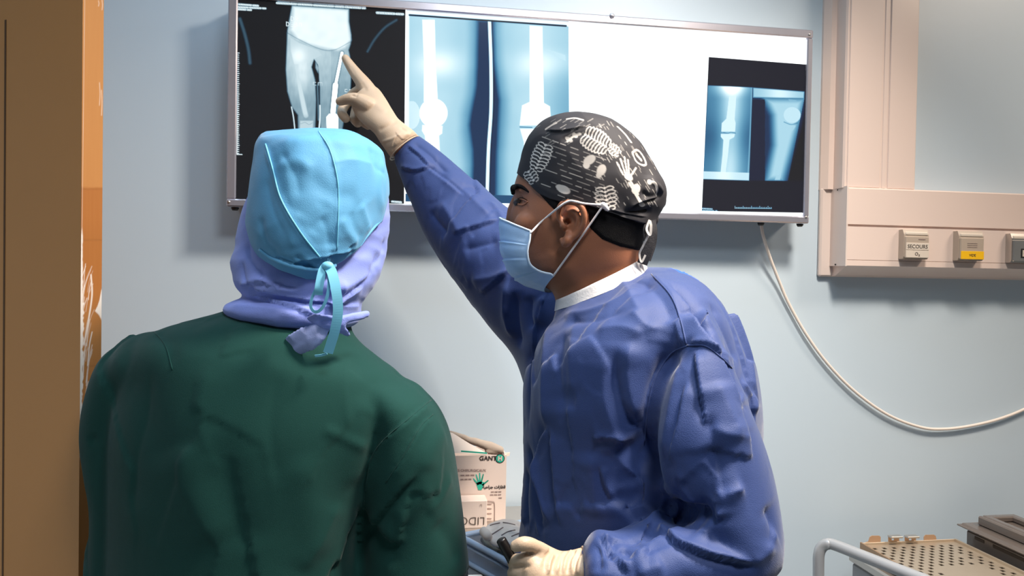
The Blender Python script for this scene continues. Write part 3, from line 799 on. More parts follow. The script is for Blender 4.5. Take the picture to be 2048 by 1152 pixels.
# ------------------------------------------------------------------ people: shared
def shoe(o, cx, cy, dirv, m, name='shoe'):
    d = nrm([dirv[0], dirv[1], 0]); sd = np.cross(d, [0, 0, 1.0]); c = np.array([cx, cy, 0.0])
    Rg = []
    n = 20
    for t, hw, h, z0 in ((-0.085, 0.02, 0.03, 0.02), (-0.075, 0.034, 0.07, 0.0), (-0.03, 0.038, 0.085, 0.0), (0.03, 0.043, 0.075, 0.0), (0.09, 0.048, 0.06, 0.0), (0.14, 0.042, 0.045, 0.0), (0.175, 0.022, 0.03, 0.004)):
        a = np.linspace(0, 2*math.pi, n, endpoint=False)
        Rg.append(c+d*t+np.outer(np.cos(a)*hw, sd)+np.outer(z0+h*(0.5+0.5*np.sign(np.sin(a))*np.abs(np.sin(a))**0.7), [0, 0, 1.0]))
    V, F = rings_to_mesh(np.array(Rg)); return build(name, V, F, m, o)
def legs(o, ctr, lat, fwd, top, m, shoe_m, spread=0.1):
    """trouser legs and shoes from hip to floor (below the picture)"""
    sh = []
    for s in (-1, 1):
        a = ctr+lat*s*spread
        sh.append(limb([(a[0], a[1], top), (a[0], a[1], top*0.75), (a[0]+fwd[0]*0.01, a[1]+fwd[1]*0.01, top*0.5), (a[0], a[1], 0.14)], [0.105, 0.092, 0.075, 0.062]))
    sh.append(ellipsoid(np.array([ctr[0], ctr[1], top]), (lat*0.19, fwd*0.13, np.array([0, 0, 0.13]))))
    V, F = remesh(sh, 0.014, 4); build('trousers', V, F, m, o)
    for s in (-1, 1):
        a = ctr+lat*s*spread; shoe(o, a[0], a[1], fwd, shoe_m)
H2 = lambda v: nrm([v[0], v[1], 0])

# ------------------------------------------------------------------ person in green scrubs, seen from behind
DG = 1.08
gc = PD(480, 1152, DG)
green = empty('person', (gc[0], gc[1], 0), 'person in green scrubs and light blue tied cap, standing with back to the camera', 'person')
trunk_g = [(500, 560, 720, 575, DG, 0.055), (488, 598, 722, 612, DG, 0.06), (449, 619, 704, 652, DG, 0.075), (388, 637, 722, 684, DG, 0.1), (322, 656, 765, 721, DG, 0.12), (266, 694, 812, 764, DG, 0.135), (236, 830, 812, 850, DG, 0.15),
           (228, 930, 775, 950, DG, 0.15), (225, 1050, 745, 1060, DG, 0.145), (220, 1160, 735, 1165, DG, 0.145), (215, 1400, 735, 1400, DG, 0.15), (225, 1640, 735, 1640, DG, 0.15)]
armL = [(300, 735, DG-0.0, 70), (255, 772, DG-0.005, 66), (240, 850, DG-0.01, 60), (245, 960, DG-0.01, 52), (248, 1080, DG+0.0, 52), (250, 1200, DG+0.01, 52)]
armR = [(770, 775, DG+0.0, 58), (812, 830, DG, 74), (826, 900, DG+0.01, 84), (829, 985, DG+0.02, 98), (829, 1070, DG+0.03, 105), (829, 1142, DG+0.03, 112)]
def sleeve_px(L, R, d, hd): return (*L, *R, d, hd)
sleeveR = [(730, 790, 795, 748, DG, 0.075), (742, 830, 858, 789, DG, 0.085), (732, 890, 893, 836, DG, 0.09), (722, 950, 911, 893, DG, 0.088), (719, 1020, 923, 975, DG+0.01, 0.085), (717, 1090, 933, 1060, DG+0.015, 0.083), (715, 1158, 942, 1142, DG+0.015, 0.082)]
sleeveL = [(296, 680, 380, 760, DG, 0.06), (222, 704, 330, 800, DG, 0.062), (180, 780, 322, 830, DG, 0.062), (162, 860, 312, 870, DG, 0.06), (169, 935, 312, 940, DG, 0.06), (180, 1010, 310, 1010, DG, 0.058), (178, 1100, 306, 1100, DG, 0.058), (175, 1180, 302, 1180, DG, 0.058)]
shells = [sections(trunk_g, 60, 56), sections(sleeveR, 36, 40), sections(sleeveL, 36, 40), ellipsoid(PD(318, 735, DG), (RT*0.062, UP*0.055, FW*0.08)), ellipsoid(PD(785, 812, DG), (RT*0.055, UP*0.042, FW*0.08))]
V, F = remesh(shells, 0.0048, 14)
V = crumple(V, F, [(6, 2.5, 6, 2.0, 'n')])
V = facets(V, F, 0.14, 0.035, (1, 1.8, 1), 5)
V = relax(V, F, 1, 0.5)
V = fold(V, F, [
    ([(700, 690), (690, 780), (700, 880)], 20, 3, 'p'), ([(560, 720), (540, 850), (560, 980)], 30, 3, 'c'), ([(420, 720), (400, 840), (440, 960)], 30, 3, 'p'), ([(300, 720), (290, 820), (270, 920), (262, 1040)], 26, 4, 'c'), ([(680, 1000), (640, 1080), (600, 1150)], 22, 4, 'p'), ([(905, 950), (880, 1000), (850, 1030)], 16, 3, 'p'), ([(780, 1020), (790, 1080), (780, 1140)], 16, 3, 'c'),
    ([(868, 795), (820, 835), (768, 880), (742, 920), (730, 985), (727, 1010)], 9, 4.5, 's'),
    ([(866, 828), (840, 855), (805, 915), (772, 965)], 8, 3, 's'),
    ([(842, 940), (800, 985), (745, 1050), (722, 1075)], 18, -6, 's'),
    ([(735, 898), (690, 877), (640, 855)], 7, 2.5, 'r'),
    ([(722, 1000), (718, 1060), (715, 1150)], 10, 5, 'c'),
    ([(870, 975), (830, 1010), (790, 1050), (770, 1080)], 16, 4, 'r'),
    ([(890, 860), (860, 900), (850, 950)], 18, 3, 'r'),
    ([(745, 790), (725, 860), (715, 930), (710, 980)], 22, 4, 'r'),
    ([(355, 880), (380, 980), (430, 1100)], 28, 4, 'r'), ([(430, 860), (460, 980), (500, 1110)], 26, 4, 'v'),
    ([(600, 900), (620, 1010), (640, 1130)], 24, 4, 'r'), ([(250, 750), (300, 850), (330, 950)], 26, 3, 'v'),
    ([(190, 872), (184, 882), (178, 885)], 5, 3, 'v'), ([(400, 650), (520, 672), (640, 690)], 25, 3, 'r'),
    ([(870, 1040), (900, 1085), (915, 1130)], 14, 3, 'v'), ([(640, 680), (700, 720), (760, 790)], 24, 3, 'v'),
    ([(300, 655), (340, 690), (345, 740)], 10, 2, 'v'), ([(745, 690), (800, 740), (850, 790)], 10, 1.5, 'v'),
], )
# the sleeve's open hem: its inner shade is a black core, below
stop = build('scrub_top', V, F, M_scrub, green); gt = bvh(V, F)
for P_ in ([(868, 795), (820, 835), (768, 880), (742, 920), (730, 985), (727, 1010)], [(866, 828), (840, 855), (805, 915), (772, 965)], [(300, 655), (330, 690), (345, 740)]):
    L = cast_line(gt, P_, 6, 0.0002)
    if len(L) > 4: build('seam', *tube(L, 0.0009, 8), M_scrub, stop)
hem = sections([(722, 1150, 936, 1135, DG+0.015, 0.078), (722, 1168, 938, 1150, DG+0.015, 0.078)], 3, 40); build('sleeve_hem_shade', *hem, M_black, green)  # black core: shade inside the open sleeve, put in as colour
# body: head, neck, trunk, arms
sk = [sections([(560, 285, 700, 285, DG+0.02, 0.05), (530, 330, 745, 330, DG+0.02, 0.085), (524, 420, 748, 420, DG+0.02, 0.092), (530, 500, 735, 500, DG+0.02, 0.09), (545, 560, 715, 570, DG+0.02, 0.075), (550, 640, 705, 650, DG+0.02, 0.06)], 24, 32),
      sections([(a+25, b+14, c-25, d+14, e, f_*0.8) for a, b, c, d, e, f_ in trunk_g[3:]], 30, 32)]
sk += [ellipsoid(PD(640, 470, DG+0.11), (RT*0.014, UP*0.02, FW*0.022)), ellipsoid(PD(522, 455, DG+0.03), (RT*0.008, UP*0.03, FW*0.018)), ellipsoid(PD(748, 455, DG+0.03), (RT*0.008, UP*0.03, FW*0.018))]
elb = PD(842, 1290, DG+0.03)
V, F = limb([PD(795, 850, DG), PD(828, 1000, DG+0.02), elb, PD(880, 1420, DG+0.16), PD(905, 1510, DG+0.27)], [0.055, 0.05, 0.043, 0.036, 0.027]); sk.append((V, F))
V, F = limb([PD(268, 800, DG), PD(258, 1000, DG), PD(250, 1290, DG+0.02), PD(240, 1440, DG+0.15), PD(235, 1540, DG+0.26)], [0.03, 0.03, 0.034, 0.034, 0.027]); sk.append((V, F))
for bx, by in ((905, 1510), (235, 1540)):
    p0 = PD(bx, by, DG+0.27); sk.append(ellipsoid(p0+FW*0.05-UP*0.012, (RT*0.04, UP*0.017, FW*0.055)))
    for k in range(4):
        q = p0+FW*0.09+RT*(0.028-0.019*k)-UP*0.014
        sk.append(limb([q, q+FW*0.035-UP*0.006, q+FW*0.06-UP*0.025], [0.0095, 0.009, 0.008]))
    q = p0+FW*0.03+RT*(-0.035 if bx > 500 else 0.035); sk.append(limb([q, q+FW*0.03-UP*0.01+RT*(-0.02 if bx > 500 else 0.02), q+FW*0.06-UP*0.02+RT*(-0.018 if bx > 500 else 0.018)], [0.012, 0.011, 0.009]))
V, F = remesh(sk, 0.006, 3); build('body', V, F, M_skin, green)
legs(green, np.array([gc[0], gc[1], 0]), H2(RT), H2(FW), 0.86, M_scrub_d, M_black)

# hood: purple-blue cloth wrapped round head and neck
hood_spec = [(528, 330, 770, 330, DG+0.03, 0.09), (505, 390, 779, 390, DG+0.03, 0.095), (490, 430, 779, 440, DG+0.03, 0.1), (476, 480, 776, 490, DG+0.03, 0.105), (468, 530, 768, 528, DG+0.02, 0.105), (474, 572, 752, 566, DG+0.005, 0.1), (488, 592, 735, 590, DG, 0.085),
             (470, 602, 724, 606, DG, 0.085), (452, 617, 722, 630, DG, 0.092), (466, 632, 716, 646, DG, 0.088), (500, 640, 690, 660, DG, 0.07)]
V, F = remesh([sections(hood_spec, 60, 60)], 0.003, 5)
V = crumple(V, F, [(5, 22, 6, 2.2, 'ridge'), (14, 40, 14, 0.9, 'ridge')])
V = fold(V, F, [(p, w_*1.5, a*1.5, {'r': 'p', 'v': 'c'}.get(k, k)) for p, w_, a, k in [
    ([(480, 590), (540, 602), (600, 620), (640, 637)], 6, 4, 's'), ([(488, 575), (560, 586), (620, 600), (700, 604)], 7, 4.5, 's'), ([(470, 575), (520, 565), (560, 572)], 6, 3, 's'),
    ([(730, 570), (690, 590), (640, 604)], 6, 4, 's'), ([(745, 545), (700, 570), (640, 580)], 7, 3, 'r'), ([(510, 548), (560, 572), (600, 578)], 5, -3, 's'),
    ([(600, 600), (650, 612), (720, 612)], 5, 3.5, 'r'), ([(770, 470), (765, 510), (745, 540)], 8, 3, 'v'), ([(495, 480), (500, 520), (530, 555)], 8, 3, 'v'), ([(460, 612), (540, 618), (610, 634)], 5, 3, 'r'), ([(480, 520), (490, 560), (520, 585)], 6, 3, 'v'), ([(760, 500), (740, 550), (700, 590)], 7, 3, 'v'), ([(690, 560), (680, 590), (650, 615)], 5, 3, 'r')]])
build('hood', V, F, M_hood, green)
def patch(name, outline, d, m, par, bulge=0.01, thick=0.004, label=None):
    """a puckered flap of cloth with thickness, from its outline (px) and depths"""
    n = len(outline); C = np.mean([[p[0], p[1]] for p in outline], 0); rings = []
    D = [p[2] if len(p) > 2 else d for p in outline]; dc = float(np.mean(D))
    P = catmull(np.array([[p[0], p[1], q] for p, q in zip(outline, D)]), n*6, True)
    for s in (1.0, 0.97, 0.8, 0.55, 0.3, 0.08):
        rings.append([PD(C[0]+(x-C[0])*s, C[1]+(y-C[1])*s, dc+(z-dc)*s-bulge*(1-s*s)-(thick/2 if s < 0.99 else 0)) for x, y, z in P])
    back = [[PD(C[0]+(x-C[0])*s, C[1]+(y-C[1])*s, dc+(z-dc)*s-bulge*(1-s*s)+thick/2) for x, y, z in P] for s in (0.08, 0.3, 0.55, 0.8, 0.97)]
    V, F = rings_to_mesh(np.array(rings[::-1]+back[::-1])) ; V = V.copy()
    V, F = remesh([(V, F)], 0.0025 if thick > 0.0035 else 0.002, 1)
    V = crumple(V, F, [(25, 25, 25, 1.6, 'n'), (40, 60, 40, 1.0, 'ridge')])
    return build(name, V, F, m, par, True, label)
dk = DG-0.098
patch('hood_tail', [(566, 682, dk+0.01), (582, 668, dk), (606, 655, dk-0.004), (632, 648, dk-0.01), (660, 650, dk-0.012), (655, 672, dk-0.016), (638, 692, dk-0.012), (612, 708, dk-0.002), (585, 713, dk+0.004), (574, 700, dk+0.01)], dk, M_hood_l, green, 0.006, label='pale lilac tail of the hood tie')
patch('hood_knot', [(612, 638, dk), (630, 628, dk-0.01), (668, 632, dk-0.014), (705, 626, dk-0.004), (734, 622, dk+0.012), (736, 632, dk+0.012), (712, 642, dk), (690, 650, dk-0.008), (700, 664, dk), (696, 674, dk+0.004), (668, 662, dk-0.012), (640, 654, dk-0.012)], dk, M_hood, green, 0.012, 0.007)

# cap: light blue non-woven, gathered low at the back
GC_d = DG
capg = [(625, 269, 640, 269, GC_d, 0.006), (546, 271.5, 708, 269.5, GC_d, 0.05), (527, 279, 732, 278, GC_d, 0.07), (520, 289, 750, 288, GC_d, 0.088), (515, 304, 766, 303, GC_d, 0.108), (513, 330, 775, 328, GC_d, 0.122), (508, 360, 782, 356, GC_d, 0.128), (503, 400, 783, 390, GC_d, 0.131), (500, 440, 778, 430, GC_d, 0.132), (503, 470, 773, 465, GC_d, 0.13), (512, 500, 763, 495, GC_d, 0.125), (528, 525, 748, 520, GC_d, 0.118), (552, 545, 728, 542, GC_d, 0.108), (590, 562, 700, 560, GC_d, 0.092)]
Rg, th, S = sections(capg, 150, 220, raw=True)
# rows run down to an edge that dips at the nape and lifts over the brow
Yc = np.array([project(Rg[:, j])[1] for j in range(Rg.shape[1])]).T; Xc = np.array([project(Rg[:, j])[0] for j in range(Rg.shape[1])]).T
edge_x = [495, 505, 520, 545, 580, 620, 655, 690, 720, 745, 765, 785]; edge_y = [440, 480, 505, 524, 541, 552, 557, 556, 545, 522, 492, 430]
rows = 120; R2 = np.zeros((rows+4, Rg.shape[1], 3))
fr = np.sin(th)          # >0 is the far side (face)
for j in range(Rg.shape[1]):
    xx = 641+140*math.cos(th[j]); ye = np.interp(xx, edge_x, edge_y); yf = 400-60*max(0, fr[j]); e = ye*(1-smooth(-0.12, 0.12, fr[j]))+yf*smooth(-0.12, 0.12, fr[j])
    over = Yc[:, j]-e; over[:45] = -1; w_ = np.where(over > 0)[0]; e = w_[0] if len(w_) else len(over)-1
    if len(w_): e = e-1+over[e-1]/(over[e-1]-over[e]+1e-9)
    k = np.linspace(0, e, rows); a = np.floor(k).astype(int).clip(0, len(over)-2); t = (k-a)[:, None]; R2[:rows, j] = Rg[a, j]*(1-t)+Rg[a+1, j]*t
R2[0] = R2[0].mean(0)
ctr = R2[:rows].mean((0, 1))
for q in range(4):     # edge turned under
    sc_ = 1-0.012*(q+1); R2[rows+q] = ctr+(R2[rows-1]-ctr)*[sc_, sc_, 1.0]+UP*0.0012*(q+1)**1.3
V, F = rings_to_mesh(R2, caps=False)
V = crumple(V, F, [(9, 9, 9, 2.6, 'n'), (16, 10, 16, 1.8, 'ridge'), (30, 24, 30, 0.5, 'ridge')])
V = fold(V, F, [([(528, 285), (545, 340), (562, 400), (600, 465), (642, 517)], 4, 2.2, 'r'), ([(636, 260), (660, 300), (675, 360), (676, 420), (672, 500)], 3, 1.6, 'r'),
                ([(550, 330), (600, 325), (625, 345)], 9, 2.4, 'r'), ([(610, 345), (660, 385), (720, 390)], 12, 2.4, 'v'), ([(680, 430), (695, 465), (722, 495)], 11, 4, 'p'), ([(720, 405), (735, 450), (745, 485)], 10, 4, 'p'), ([(700, 420), (712, 460), (735, 490)], 10, 3, 'c'), ([(560, 300), (590, 350), (600, 400)], 16, 3, 'c'), ([(740, 290), (750, 330), (772, 350)], 12, 3, 'c'), ([(600, 420), (580, 460), (590, 500)], 14, 3, 'p'), ([(650, 330), (700, 320), (750, 330)], 14, 3, 'p'), ([(640, 430), (655, 460), (658, 500)], 12, 3, 'c'), ([(530, 350), (545, 420), (575, 480)], 14, 2.5, 'c'),
                ([(575, 530), (620, 520), (690, 505), (735, 490)], 5, 5, 's'), ([(545, 515), (600, 532), (640, 545)], 5, -4, 's'), ([(590, 510), (612, 528), (628, 536)], 4, 3, 'v'), ([(660, 500), (670, 520), (668, 536)], 4, 3, 'v'), ([(700, 490), (706, 508), (700, 520)], 4, 3, 'v'), ([(740, 480), (735, 500), (722, 515)], 4, 3, 'v'),
                ([(770, 300), (760, 380), (770, 440)], 8, 2, 'r'), ([(520, 430), (530, 480), (560, 510)], 7, 2.5, 'v'), ([(545, 285), (640, 280), (730, 290)], 10, 2, 'r'), ([(620, 470), (640, 440), (655, 400)], 10, 2, 'v')])
capo = build('cap', V, F, M_cap, green)
tree = bvh(V, F)
for P, r in (([(531, 288), (546, 340), (562, 398), (600, 463), (642, 517)], 0.0011), ([(637, 262), (660, 300), (675, 360), (677, 420), (674, 500)], 0.0008)):
    L = cast_line(tree, P, 6, 0.0004)
    if len(L) > 3:
        V2, F2 = tube(L, r, 8); build('seam', V2, F2, M_tie, capo)
d0 = DG-0.14
def strap(name, pts, width, m, par, across=None):
    Q = catmull(np.array(pts, float), 40); P = np.array([PD(x, y, d) for x, y, d in Q])
    T = np.gradient(P, axis=0); ac = np.array([nrm(np.cross(t, FW)) for t in T]); ac = 0.9*ac+0.3*FW
    V, F = ribbon(P, width, ac, 0.0008); return build(name, V, F, m, par, False)
band = [(520, 500), (545, 518), (590, 534), (640, 540), (662, 533), (700, 520), (738, 497)]
L = cast_line(tree, band, 6, 0.001)
V, F = tube(L, 0.003, 8); build('drawstring_channel', V, F, M_cap, capo)
strap('tie_tail', [(656, 532, d0), (664, 545, d0-0.006), (672, 580, d0-0.008), (676, 620, d0-0.004), (670, 660, d0+0.002), (656, 706, d0+0.012)], 0.0125, M_tie, green)
strap('tie_tail', [(654, 707, d0+0.013), (645, 710, d0+0.014), (630, 712, d0+0.018)], 0.003, M_tie, green)
strap('tie_loop', [(651, 532, d0), (644, 545, d0-0.004), (638, 575, d0-0.006), (637, 590, d0-0.002)], 0.0105, M_tie, green)
strap('tie_loop', [(655, 532, d0), (658, 560, d0-0.006), (655, 590, d0-0.006), (645, 615, d0-0.004), (632, 624, d0-0.002), (622, 615, d0), (624, 596, d0), (636, 570, d0), (650, 540, d0)], 0.004, M_tie, green)
V, F = ellipsoid(PD(655, 532, d0), (RT*0.008, UP*0.006, FW*0.006)); build('tie_knot', V, F, M_tie, green)

# ------------------------------------------------------------------ surgeon in blue gown, in profile, pointing at the films
DS = 1.12
sc_ = PD(1275, 1152, DS)
surg = empty('person', (sc_[0], sc_[1], 0), 'person in blue surgical gown, dark skeleton print cap and mask, pointing at an x-ray film', 'person')
YH = math.radians(16)
# --- head, neck, arms and trunk as one body
head = [(1120, 240, 1180, 240, DS, 0.02), (1080, 262, 1235, 266, DS, 0.05), (1056, 300, 1272, 305, DS, 0.067), (1038, 340, 1296, 350, DS, 0.074), (1029, 366, 1305, 378, DS, 0.077), (1027, 386, 1306, 402, DS, 0.077), (1029, 402, 1305, 425, DS, 0.076, 2.1),
        (1022, 425, 1296, 446, DS, 0.075, 2.1), (1021, 455, 1285, 468, DS, 0.073, 2.15), (1026, 490, 1278, 488, DS, 0.07, 2.15), (1036, 525, 1278, 506, DS, 0.066, 2.1), (1052, 552, 1281, 520, DS, 0.062), (1080, 570, 1282, 530, DS, 0.058), (1104, 583, 1284, 540, DS, 0.057), (1112, 610, 1290, 556, DS, 0.06), (1105, 650, 1330, 590, DS, 0.075)]
hv, hf = sections(head, 90, 72, yaw=YH)
hd_s = -FW*math.cos(YH)+RT*-math.sin(YH)     # towards the near side of the head
fwd_h = -RT*math.cos(YH)+FW*math.sin(YH)
sk = [(hv, hf)]
# brow ridge, nose, cheek, chin
h0 = bvh(hv, [tuple(f) for f in hf])
for px, py, r in ((1036, 378, 0.0085), (1046, 380, 0.008)):
    q = cast(h0, px, py); sk.append(ellipsoid(q+FW*0.004, (fwd_h*r, hd_s*r*0.9, UP*r*0.6)))
sk.append(limb([PD(1031, 398, DS+0.022), PD(1024, 420, DS+0.024), PD(1023, 446, DS+0.026), PD(1027, 456, DS+0.024)], [0.006, 0.0075, 0.009, 0.008]))
q = cast(h0, 1062, 446); sk.append(ellipsoid(q+FW*0.016, (fwd_h*0.026, hd_s*0.02, UP*0.02)))
sk.append(ellipsoid(PD(1056, 538, DS+0.018), (fwd_h*0.014, hd_s*0.024, UP*0.016)))
for s_ in (-0.012, 0.012): sk.append(ellipsoid(PD(1034, 492+s_*300, DS+0.02), (fwd_h*0.006, hd_s*0.022, UP*0.006)))
hV, hF = remesh(sk, 0.0026, 3)
htree = bvh(hV, hF)
# ear
def ear_shells(near=True):
    ex = 0.074; sh = []
    def E(px, py, off): # point on the side of the head
        p = PD(px, py, DS-0.075-off)
        if near: return p
        q = p-hctr; k = q@hd_s; return p-2*k*hd_s
    rim = [(1128, 452, 0.0), (1119, 438, 0.002), (1117, 420, 0.006), (1124, 408, 0.011), (1140, 404, 0.015), (1156, 408, 0.018), (1166, 421, 0.019), (1169, 437, 0.018), (1165, 453, 0.015), (1156, 466, 0.011), (1148, 474, 0.008)]
    sh.append(limb([E(*q) for q in rim], [0.0035, 0.0036, 0.0038, 0.0042, 0.0045, 0.0046, 0.0046, 0.0044, 0.0042, 0.004, 0.0045], 60))
    anti = [(1136, 424, 0.004), (1147, 422, 0.009), (1155, 432, 0.011), (1155, 446, 0.009), (1148, 460, 0.005)]
    sh.append(limb([E(*q) for q in anti], [0.003, 0.004, 0.0042, 0.004, 0.0035], 30))
    sh.append(limb([E(1138, 470, 0.003), E(1136, 480, 0.006), E(1130, 487, 0.004), E(1124, 480, 0.0)], [0.006, 0.0075, 0.006, 0.004], 24))
    sh.append(limb([E(1125, 440, 0.0), E(1126, 451, 0.006), E(1128, 458, 0.002)], [0.004, 0.005, 0.004], 16))
    c = E(1146, 436, 0.001); sh.append(ellipsoid(c, (fwd_h*0.015, hd_s*0.006, UP*0.026)))
    return sh
hctr = PD(1170, 400, DS)
eV, eF = remesh([(hV, [tuple(f) for f in hF])]+ear_shells(True)+ear_shells(False), 0.0019, 2)
eV = fold(eV, eF, [([(1131, 437), (1134, 444), (1136, 450)], 4, 7, 'v'),
    ([(1047, 396), (1040, 400), (1034, 404)], 6, 2.5, 'v'), ([(1058, 410), (1046, 418), (1036, 424)], 5, 1.2, 'v'), ([(1060, 440), (1075, 480), (1090, 520)], 14, 1.5, 'v'), ([(1112, 500), (1104, 530), (1085, 548)], 12, 2.5, 'r'), ([(1130, 520), (1150, 560), (1180, 580)], 12, 1.5, 'r')])
# arm and trunk path (under the gown)
shN = PD(1405, 800, 0.975); elN = PD(1490, 1095, 0.93); wrN = PD(1180, 1135, 0.90)
shF = PD(1120, 560, 1.31); elF = PD(960, 490, 1.40); wrF = PD(806, 290, 1.475)
bsk = [sections([(1115, 640, 1330, 590, DS, 0.085), (1100, 690, 1420, 660, DS, 0.11), (1085, 780, 1460, 780, DS, 0.12), (1085, 900, 1460, 900, DS, 0.11), (1090, 1100, 1460, 1100, DS, 0.11), (1090, 1300, 1460, 1300, DS, 0.12), (1100, 1480, 1450, 1480, DS, 0.12)], 40, 40),
       limb([shN, (shN+elN)/2, elN, (elN+wrN)/2, wrN], [0.042, 0.036, 0.036, 0.033, 0.02]), limb([shF, (shF+elF)/2, elF, (elF+wrF)/2, wrF], [0.058, 0.05, 0.042, 0.038, 0.028])]
for s_ in (-1, 1):
    a = np.array([sc_[0], sc_[1], 0])+H2(FW)*s_*0.095; bsk.append(limb([(a[0], a[1], 0.88), (a[0], a[1], 0.6), (a[0], a[1], 0.48), (a[0], a[1], 0.3), (a[0], a[1], 0.07)], [0.085, 0.07, 0.052, 0.05, 0.035]))
bV, bF = remesh(bsk, 0.008, 3)
V = np.vstack([eV, bV]); F = np.vstack([np.asarray(eF), np.asarray(bF)+len(eV)])
build('body', V, F, M_skin, surg)
face = (eV, np.asarray(eF)); ftree = bvh(*face)
V, F = remesh([limb([(a[0], a[1], 0.5), (a[0], a[1], 0.12)], [0.075, 0.068]) for a in [np.array([sc_[0], sc_[1]])+H2(FW)[:2]*s_*0.095 for s_ in (-1, 1)]], 0.012, 2)
build('trousers', V, F, M_scrub_d, surg)
for s_ in (-1, 1):
    a = np.array([sc_[0], sc_[1]])+H2(FW)[:2]*s_*0.095; shoe(surg, a[0], a[1], H2(-RT), M_black)
# eye, lids, brow
q = cast(ftree, 1041, 404); p = q+FW*0.0085-hd_s*0.001
V, F = ellipsoid(p, (fwd_h*0.0112, hd_s*0.0112, UP*0.0072)); build('eye', V, F, M_eye, surg)
def on_face(pts, off): return np.array([cast(ftree, *p_)-FW*off for p_ in pts if cast(ftree, *p_) is not None])
for pts in ([(1055, 404), (1047, 399), (1040, 398), (1035, 401)], [(1054, 405), (1046, 410), (1040, 410), (1036, 408)]):
    L = on_face(pts, 0.0006)
    V, F = limb(L, np.linspace(0.0011, 0.0017, len(L))); build('eyelid', V, F, M_skin, surg)
L = on_face([(1054, 401), (1047, 397), (1040, 396.5), (1036, 399)], 0.0016)
V, F = limb(L, np.linspace(0.0004, 0.0009, len(L))); build('eyelash', V, F, M_hair, surg)
L = on_face([(1057, 384), (1050, 378), (1043, 374), (1036, 372.5), (1031.5, 373.5)], 0.0002)
L = np.vstack([L, [PD(1026, 376, DS-0.025)], [PD(1026, 386, DS-0.018)]])
V, F = limb(L, [0.0012, 0.0022, 0.003, 0.0036, 0.004, 0.004, 0.003][:len(L)-7] + [0.0012, 0.0022, 0.003, 0.0036, 0.004, 0.004, 0.003][-min(7, len(L)):]); build('eyebrow', V, F, M_hair, surg)
# hair: a close cropped layer lifted off the scalp
side = (eV-hctr)@hd_s
mir = eV-np.where(side < 0, 2*side, 0)[:, None]*hd_s
mx_, my_ = project(mir)
sd = sd_poly(mx_, my_, [(1062, 352), (1080, 388), (1098, 408), (1110, 420), (1117, 408), (1135, 398), (1168, 402), (1178, 430), (1180, 455), (1205, 478), (1240, 492), (1276, 500), (1300, 497), (1320, 420), (1320, 340), (1080, 330)])
isear = (mx_ > 1114) & (mx_ < 1174) & (my_ > 402) & (my_ < 490) & (np.abs(side) > 0.079)
lift = smooth(3, -5, sd)
keep = (sd < 6)[face[1]].all(1) & (~isear)[face[1]].all(1)
ids = np.unique(face[1][keep]); mp = -np.ones(len(eV), int); mp[ids] = np.arange(len(ids))
NN = normals(*face)
build('hair', eV[ids]+NN[ids]*(lift[ids]*0.0035-0.0008)[:, None], mp[face[1][keep]], M_hair, surg)

# --- cap with a white skeleton print
capS = [(1150, 229.5, 1160, 229.5, DS, 0.004), (1112, 232, 1196, 234, DS, 0.03), (1085, 243, 1228, 248, DS, 0.05), (1066, 262, 1252, 266, DS, 0.063), (1049, 290, 1280, 296, DS, 0.074), (1040, 320, 1298, 326, DS, 0.08), (1033, 345, 1312, 352, DS, 0.083), (1030, 362, 1323, 374, DS, 0.085), (1030, 380, 1327, 396, DS, 0.085), (1032, 400, 1322, 416, DS, 0.084), (1036, 420, 1312, 436, DS, 0.083), (1042, 440, 1306, 456, DS, 0.081), (1048, 455, 1304, 470, DS, 0.08)]
def cap_mesh(spec, edge_x, edge_y, rows, n, m, yaw):
    Rg, th, S = sections(spec, m, n, raw=True, yaw=yaw)
    X, Y = project(Rg.reshape(-1, 3)); Y = Y.reshape(Rg.shape[:2])
    # edge read along the near side; the far side mirrors it through the head's mid plane
    c = hctr; k = (Rg-c)@hd_s; near = Rg-np.where(k < 0, 2*k, 0)[..., None]*hd_s
    Xn, Yn = project(near.reshape(-1, 3)); Xn = Xn.reshape(Y.shape); Yn = Yn.reshape(Y.shape)
    out = np.zeros((rows+4, n, 3))
    for j in range(n):
        over = Yn[:, j]-np.interp(Xn[:, j], edge_x, edge_y)
        w_ = np.where(over > 0)[0]; e = w_[0] if len(w_) else len(over)-1
        if e > 0 and len(w_): e = e-1+over[e-1]/(over[e-1]-over[e]+1e-9)
        kk = np.linspace(0, e, rows); a = np.floor(kk).astype(int).clip(0, m-2); t = (kk-a)[:, None]
        out[:rows, j] = Rg[a, j]*(1-t)+Rg[a+1, j]*t
    out[0] = out[0].mean(0); ce = out[rows-1].mean(0)
    for q in range(4):
        s_ = 1-0.014*(q+1); out[rows+q] = ce+(out[rows-1]-ce)*s_+UP*0.001*(q+1)
    return out
R2 = cap_mesh(capS, [1020, 1033, 1052, 1076, 1100, 1130, 1165, 1200, 1250, 1290, 1310, 1340], [338, 346, 362, 385, 397, 404, 407, 418, 436, 447, 446, 440], 250, 560, 160, YH)
V, F = rings_to_mesh(R2, caps=False)
V = crumple(V, F, [(11, 11, 11, 2.2, 'n'), (22, 22, 22, 0.8, 'ridge')])
